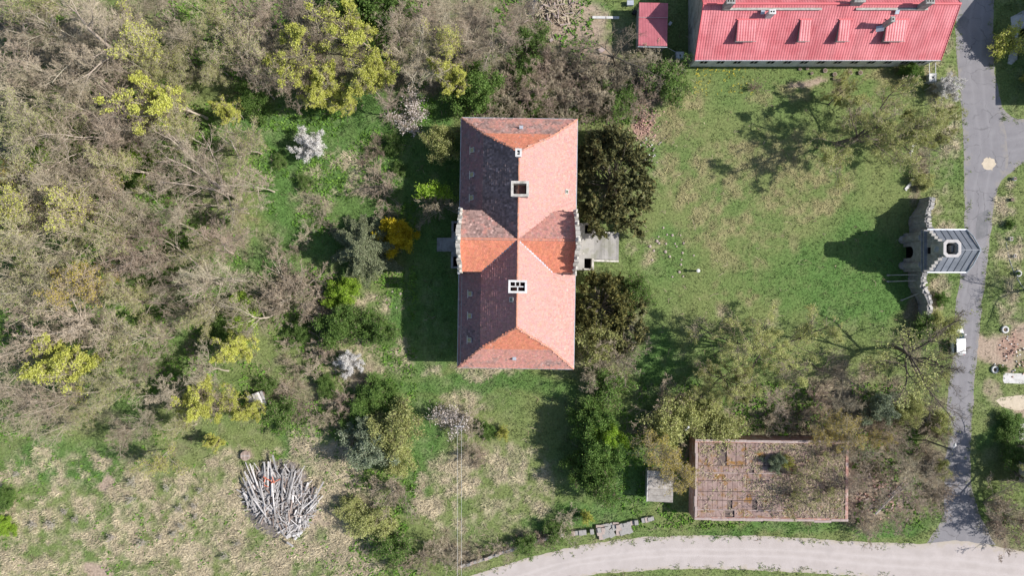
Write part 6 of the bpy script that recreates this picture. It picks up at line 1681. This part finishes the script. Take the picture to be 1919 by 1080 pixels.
# ---- utility pole with two wires
q = P(869, 778)
t = thing('utility_pole', 'pale wooden utility pole rising from the whitish bush', 'utility pole', q)
ph = 8.6
mb = MB(); mb.tube([(0, 0, 0), (0, 0, ph)], [.15, .1], 8); mb.build('pole', m_wood, t)
mb = MB(); mb.box((0, 0, ph - .25), (1.3, .12, .12)); mb.build('crossarm', m_wood, t)
for x in (-.5, .5):
    mb = MB(); mb.tube([(x, 0, ph - .2), (x, 0, ph - .08), (x, 0, ph)], [.05, .07, .03], 6); mb.build('insulator', m_white, t)
m_wire = mat_plain('aluminium_wire', (.55, .55, .53), .5, .3)
for x in (-.25, .3):
    yy = np.linspace(0, -60, 16); zz = ph - .02 - 1.0 * np.sin(np.clip(-yy / 60, 0, 1) * math.pi)
    mb = MB(); mb.tube(np.stack([np.full(16, x) - yy * .0 + yy * .003, yy, zz], -1), .016, 4)
    tag(mb.build('overhead_wire', m_wire, None, (q[0], q[1], 0)), 'thin overhead wire running from the utility pole over the gravel road', 'wire', 'pair of overhead wires')
q2 = (q[0] - .2, q[1] - 60)
t = thing('utility_pole', 'far utility pole beyond the gravel road carrying the wires', 'utility pole', (q2[0], q2[1], 0))
mb = MB(); mb.tube([(0, 0, 0), (0, 0, ph)], [.15, .1], 8); mb.build('pole', m_wood, t)
mb = MB(); mb.box((0, 0, ph - .25), (1.3, .12, .12)); mb.build('crossarm', m_wood, t)

# ---- garden post on the lawn
q = P(1304, 508)
t = thing('lawn_post', 'short dark post with a white cap alone on the lawn', 'post', q)
mb = MB(); mb.tube([(0, 0, 0), (0, 0, 1.25)], .13, 8); mb.build('post', m_polewood, t)
mb = MB(); mb.tube([(0, 0, 1.25), (0, 0, 1.36), (0, 0, 1.42)], [.27, .27, .12], 10); mb.build('cap', m_white, t)
# ---- pale mushrooms of dry tussock (stones) on the lawn by the porch
m_lstone = mat_noise('pinkish_stone', (.33, .26, .23), (.44, .37, .33), scale=4, rough=.95)
for i, (x, y) in enumerate([(1243, 427), (1250, 440), (1260, 441), (1234, 444), (1235, 456), (1248, 457), (1265, 457), (1281, 456), (1268, 462), (1279, 474), (1300, 479), (1277, 487), (1276, 496), (1273, 510), (1260, 519), (1280, 518), (1225, 470), (1247, 472), (1255, 481), (1222, 487), (1231, 452), (1275, 441), (1218, 462), (735, 547), (706, 553), (743, 577), (724, 560), (750, 551)]):
    q = P(x, y); r_ = random.uniform(.14, .26)
    mb = MB(); mb.tube([(0, 0, -.02), (0, 0, r_ * .5), (0, 0, r_ * .75)], [r_, r_ * .85, r_ * .3], 8)
    tag(mb.build('pale_stone', m_lstone, None, q), 'small pale pinkish stone in the grass beside the manor', 'stone', 'pale stones in the grass')
# ---- white boards lying by the fence
for a, b, lab in (((1696, 356), (1714, 334), 'white board lying in the grass near the northern ruined wall'), ((1705, 291), (1712, 270), 'white board lying under the big corner tree')):
    A, B = P(*a), P(*b); d = B - A
    t = thing('white_board', lab, 'board', (A + B) / 2, math.atan2(d[1], d[0]))
    for s in (1, -1):
        mb = MB(); mb.box((s * .04, s * .11, .12 + .02 * s), (np.linalg.norm(d), .2, .04)); mb.build('plank', m_white, t)
# ---- water tank, boxes, debris by the sheds
def crate_tank(px, py, lab, s=(1.1, 1.0, 1.1)):
    q = P(px, py); t = thing('water_tank', lab, 'tank', q)
    mb = MB(); mb.box((0, 0, s[2] / 2 + .12), (s[0] * .92, s[1] * .92, s[2] * .92)); mb.build('tank', m_white, t)
    for z in np.linspace(.2, s[2] + .1, 5):
        mb = MB()
        for sg in (1, -1): mb.box((sg * s[0] / 2, 0, z), (.03, s[1], .03)); mb.box((0, sg * s[1] / 2, z), (s[0], .03, .03))
        mb.build('cage_rail', m_zinc, t)
    mb = MB(); mb.box((0, 0, .06), (s[0], s[1], .12)); mb.build('pallet', m_board, t)
    mb = MB(); mb.tube([(0, 0, s[2] + .05), (0, 0, s[2] + .16)], .12, 10); mb.build('lid', m_tyre, t)
crate_tank(1271, 108, 'white caged water tank at the west corner of the red house')
crate_tank(1741, 149, 'white water tank inside the roadside fence by the red house', (1.0, 1.2, .9))
q = P(1278, 135); t = thing('compost_bin', 'small black round bin on the lawn below the water tank', 'bin', q)
mb = MB(); mb.tube([(0, 0, 0), (0, 0, .7)], [.28, .34], 10); mb.build('bin_body', m_tyre, t); mb = MB(); mb.tube([(0, 0, .71), (0, 0, .76)], .36, 10); mb.build('rim', m_polewood, t)
# log heap
q = P(1035, 22)
t = thing('brush_heap', 'heap of cut tan branches and sticks north of the manor', 'brush heap', q)
lgm = [MB().tube([(-L_ / 2, 0, 0), (L_ / 2, 0, 0)], r_, 6).mesh('branch', mt) for L_, r_, mt in ((2.2, .06, m_twig_pale), (1.6, .09, m_coping), (1.2, .05, m_twig_pale), (2.8, .05, m_twig_brown), (1.0, .14, m_twig_pale))]
for i in range(170):
    x, y = g.normal(0, 1.7), g.normal(0, 1.25)
    hz = max(.05, 1.1 * math.exp(-(x * x / 5 + y * y / 3))) * g.uniform(.3, 1)
    link('branch', lgm[g.integers(5)], t, (x, y, hz), (g.normal(0, .2), g.normal(0, .25), g.random() * 6.28))
q = P(996, 14); t = thing('tarpaulin_heap', 'crumpled black tarpaulin beside the brush heap', 'tarpaulin', q)
xx = np.linspace(-.9, .9, 12); XX, YY = np.meshgrid(xx, xx * 1.3); ZZ = np.maximum(0, .5 * (1 - (XX / .95) ** 2) * (1 - (YY / 1.2) ** 2)) + (fbm(XX, YY, .4, 9) - .3) * .3
id_ = np.arange(144).reshape(12, 12)
link('sheet', mesh_np('tarp', np.stack([XX.ravel(), YY.ravel(), ZZ.ravel()], -1), [np.stack([id_[:-1, :-1], id_[:-1, 1:], id_[1:, 1:], id_[1:, :-1]], -1).reshape(-1, 4)], mat_plain('black_foil', (.03, .03, .04), .35)), t)
mb = MB(); mb.box((.3, .2, .6), (.5, .1, .05)); mb.build('weight_board', m_wood, t)
A, B = P(1110, 33), P(1160, 33)
t = thing('low_slab', 'long pale concrete slab lying west of the maroon shed', 'slab', (A + B) / 2, R(-1))
for s in (-1, 1): mb = MB(); mb.box((s * 1.0, 0, .1), (1.9, .36, .2)); mb.build('slab', m_conc, t)
# clutter round the maroon shed
for i, (x, y, s, m_, lab) in enumerate([(1180, 8, .9, m_zinc, 'grey metal box beside the north west corner of the maroon shed'), (1188, 24, .6, m_tyre, 'black box against the west wall of the maroon shed'), (1212, 93, .7, m_white, 'white crate before the door of the maroon shed'), (1230, 90, .55, m_zinc, 'zinc tub before the maroon shed'), (1255, 45, .5, m_white, 'white board leaning on the east wall of the maroon shed'), (1126, 96, .8, m_coping, 'pale stone trough under the dark crooked tree'), (1033, 76, .5, m_coping, 'tree stump by the brush heap')]):
    q = P(x, y); t = thing('garden_box', lab, 'box', q, g.random())
    mb = MB(); mb.box((0, 0, s * .35), (s, s * .7, s * .7)); mb.build('box_body', m_, t); mb = MB(); mb.box((0, 0, s * .72), (s * 1.08, s * .78, .05)); mb.build('lid', m_, t)
# ---- brick rubble heaps
def rubble(px, py, n, sp, lab, mats, nm='rubble_heap', cat='rubble', big=.26):
    q = P(px, py); t = thing(nm, lab, cat, q)
    ms = [MB().box((0, 0, 0), (big * a, big * b, big * .45)).mesh('brick', mt) for a, b in ((1, .5), (.7, .6), (.5, .5)) for mt in mats]
    for i in range(n):
        x, y = g.normal(0, sp[0]), g.normal(0, sp[1])
        link('brick', ms[g.integers(len(ms))], t, (x, y, max(.05, .45 * math.exp(-(x / sp[0]) ** 2 / 2 - (y / sp[1]) ** 2 / 2) * g.uniform(.2, 1))), (g.normal(0, .3), g.normal(0, .3), g.random() * 6.28))
m_bk = mat_noise('broken_brick', (.42, .25, .2), (.54, .36, .3), scale=4, rough=.95, rnd=.2)
rubble(1207, 226, 230, (1.0, 1.4), 'heap of broken salmon bricks at the edge of the lawn', (m_bk,))
rubble(1215, 275, 40, (1.2, .9), 'scattered white rubble beside the big yew', (m_white, m_coping))
rubble(1650, 925, 160, (2.6, 1.6), 'pale rubble of the collapsed building east of the barn', (m_coping, m_bk), big=.4)
rubble(1900, 665, 60, (1.3, 1.6), 'white and red rubble on the bare earth plot east of the road', (m_white, m_bk))
for a, b in (((1690, 915), (1640, 965)), ((1685, 925), (1698, 912)), ((1668, 930), (1692, 905))):
    A, B = P(*a, .3), P(*b, .9); d = B - A
    t = thing('fallen_beam', 'fallen grey roof beam among the ruins east of the barn', 'beam', (A[0], A[1], 0), group='fallen beams of the ruin')
    mb = MB(); mb.tube([(0, 0, .15), (d[0], d[1], .9)], .14, 4); mb.build('beam', m_wood, t); mb = MB(); mb.box((0, 0, .1), (.4, .4, .2)); mb.build('rubble_block', m_coping, t)
# ---- southern boundary wall
m_bwall = m_coping
pth = resample([P(*p)[:2] for p in ((858, 1062), (900, 1050), (960, 1028), (1020, 1008), (1070, 998), (1120, 994), (1180, 980), (1235, 968))], .55)
bw_t = thing('boundary_wall', 'low crumbling boundary wall north of the gravel road', 'wall', (pth[0][0], pth[0][1], 0))
for i in range(len(pth) - 1):
    if g.random() < .12: continue
    c = pth[i] - pth[0]; d = pth[i + 1] - pth[i]
    hgt = g.uniform(.4, .85); wide = .42 if i < len(pth) * .55 else g.uniform(.5, .8)
    mb = MB(); mb.box((0, 0, hgt / 2), (.53, wide, hgt)); mb.build('stone_block', m_grey if i % 4 else m_lstone, bw_t, (c[0], c[1], 0), (0, 0, math.atan2(d[1], d[0]) + g.normal(0, .05)))
q = P(1152, 992)
t = thing('rubble_terrace', 'broad pale broken slab of masonry at the end of the boundary wall', 'slab', q, R(12))
for i in range(16):
    mb = MB(); mb.box((0, 0, .2), (g.uniform(.7, 1.3), g.uniform(.5, .9), .4 + g.uniform(-.1, .15)), rz=g.normal(0, .2)); mb.build('broken_slab', m_grey if i % 3 else m_lstone, t, (-2.2 + (i % 6) * .85 + g.normal(0, .1), -.6 + (i // 6) * .65, 0))
# ---- tyre planters and pots on the eastern verge
def tyre(px, py, lab, mt, r_=.42):
    q = P(px, py); t = thing('tyre_planter', lab, 'planter', q)
    a = np.linspace(0, 2 * math.pi, 17); mb = MB()
    mb.tube(np.stack([np.cos(a) * r_, np.sin(a) * r_, np.full(17, .16)], -1), .15, 8, cap=False); mb.build('tyre', mt, t, smooth=True)
    mb = MB(); mb.tube([(0, 0, 0), (0, 0, .14)], r_, 12); mb.build('soil', m_litter, t)
m_litter = mat_noise('planter_soil', (.12, .09, .065), (.2, .15, .11), scale=4)
tyre(1882, 618, 'white painted tyre planter at the north edge of the bare plot', m_white); tyre(1863, 693, 'white painted tyre planter beside a small bush south of the bare plot', m_white); tyre(1907, 513, 'white ring planter with a green plant on the kerbed verge', m_white, .36)
def pot(px, py, lab, mt, s=.3, box=False):
    q = P(px, py); t = thing('flower_pot', lab, 'pot', q, g.normal(0, .2))
    mb = MB()
    if box: mb.box((0, 0, .22), (s * 1.5, s * 2.2, .44)); mb.build('pot_body', mt, t); mb = MB(); mb.box((0, 0, .445), (s * 1.1, s * 1.8, .02)); mb.build('soil', m_litter, t)
    else: mb.tube([(0, 0, 0), (0, 0, .45), (0, 0, .5)], [s * .75, s, s * .85], 10); mb.build('pot_body', mt, t); mb = MB(); mb.tube([(0, 0, .47), (0, 0, .52)], s * .8, 10); mb.build('soil', m_litter, t)
pot(1898, 336, 'grey round pot at the junction corner of the verge', m_zinc); pot(1893, 375, 'dark round pot on the verge between grey pot and green bush', m_polewood)
pot(1892, 448, 'white edged box planter at the start of the verge kerb', m_white, .25, True); pot(1899, 480, 'small white box planter beside the verge kerb', m_white, .22, True)
plant('gshrub0', 1894, 421, .9, 'small round green bush on the eastern verge', 'shrub', name='green_shrub', wide=.9); plant('gshrub1', 1880, 693, .8, 'small bush next to the white tyre planter', 'shrub', name='green_shrub', wide=1.2)
plant('gshrub0', 1907, 513, .55, 'green plant inside the white ring planter', 'shrub', name='potted_plant', wide=.8)
plant('yshrub', 1918, 147, .8, 'small yellow flowering bush by the garage', 'shrub', name='shrub', wide=1.0)
# ---- wire fences along the road
m_post = mat_noise('concrete_post', (.28, .27, .25), (.36, .35, .33), scale=4, rough=.9)
def fence(label, px_pts, h=1.4, step=2.6):
    pts = resample([P(*p)[:2] for p in px_pts], .25)
    t = thing('wire_fence', label, 'fence', (pts[0][0], pts[0][1], 0))
    k_ = int(step / .25)
    for i in range(0, len(pts), k_):
        c = pts[i] - pts[0]; mb = MB(); mb.box((0, 0, h / 2), (.1, .1, h)); mb.build('post', m_post, t, (c[0], c[1], 0))
    for z in np.linspace(.25, h - .06, 4):
        q_ = pts[::4] - pts[0]
        mb = MB(); mb.tube(np.hstack([q_, np.full((len(q_), 1), z)]), .012, 3, cap=False); mb.build('wire', m_polewood, t)
    mb = MB(); q_ = pts[::4] - pts[0]; mb.tube(np.hstack([q_, np.full((len(q_), 1), h)]), .015, 4, cap=False); mb.build('top_rail', m_polewood, t)
fence('wire fence along the verge from the red house to the northern ruined wall', [(1732, 165), (1732, 230), (1731, 300), (1730, 362)])
fence('wire fence along the verge south of the ruined wall towards the barn', [(1724, 590), (1724, 660), (1724, 720), (1726, 800)])
fence('second parallel fence beside the road opposite the bare plot', [(1750, 700), (1750, 740), (1751, 795)], 1.0)
q = P(1734, 140); t = thing('fence_gate', 'pale tubular gate frame beside the white water tank', 'gate', q)
for x in (-.45, .45):
    mb = MB(); mb.tube([(x, 1.2, 0), (x, 1.2, 1.7), (x, -1.4, 1.7), (x, -1.4, 0)], .05, 6); mb.build('frame', m_white, t)
# garden bits in front of the red house
for i, (x, y) in enumerate([(1498, 130), (1512, 129), (1520, 138), (1562, 148), (1592, 137), (1611, 137), (1545, 133), (1563, 140)]):
    q = P(x, y); r_ = .22 if i < 4 else .32
    t = thing('garden_pot', 'small pale pot in the flower bed south of the red house', 'pot', q, 0, 'pots in the flower bed')
    mb = MB(); mb.tube([(0, 0, 0), (0, 0, .3)], [r_ * .8, r_], 10); mb.build('pot_body', m_coping, t); mb = MB(); mb.tube([(0, 0, .29), (0, 0, .32)], r_ * .8, 10); mb.build('soil', m_litter, t)
# clothes line / cable from shed to house
A, B = P(1253, 90, 2.4), P(1300, 112, 3.4)
mb = MB(); mb.tube([A, (A + B) / 2 - [0, 0, .2], B], .03, 4)
tag(mb.build('grey_pipe', m_zinc), 'thin grey pipe running from the maroon shed to the red house', 'pipe')
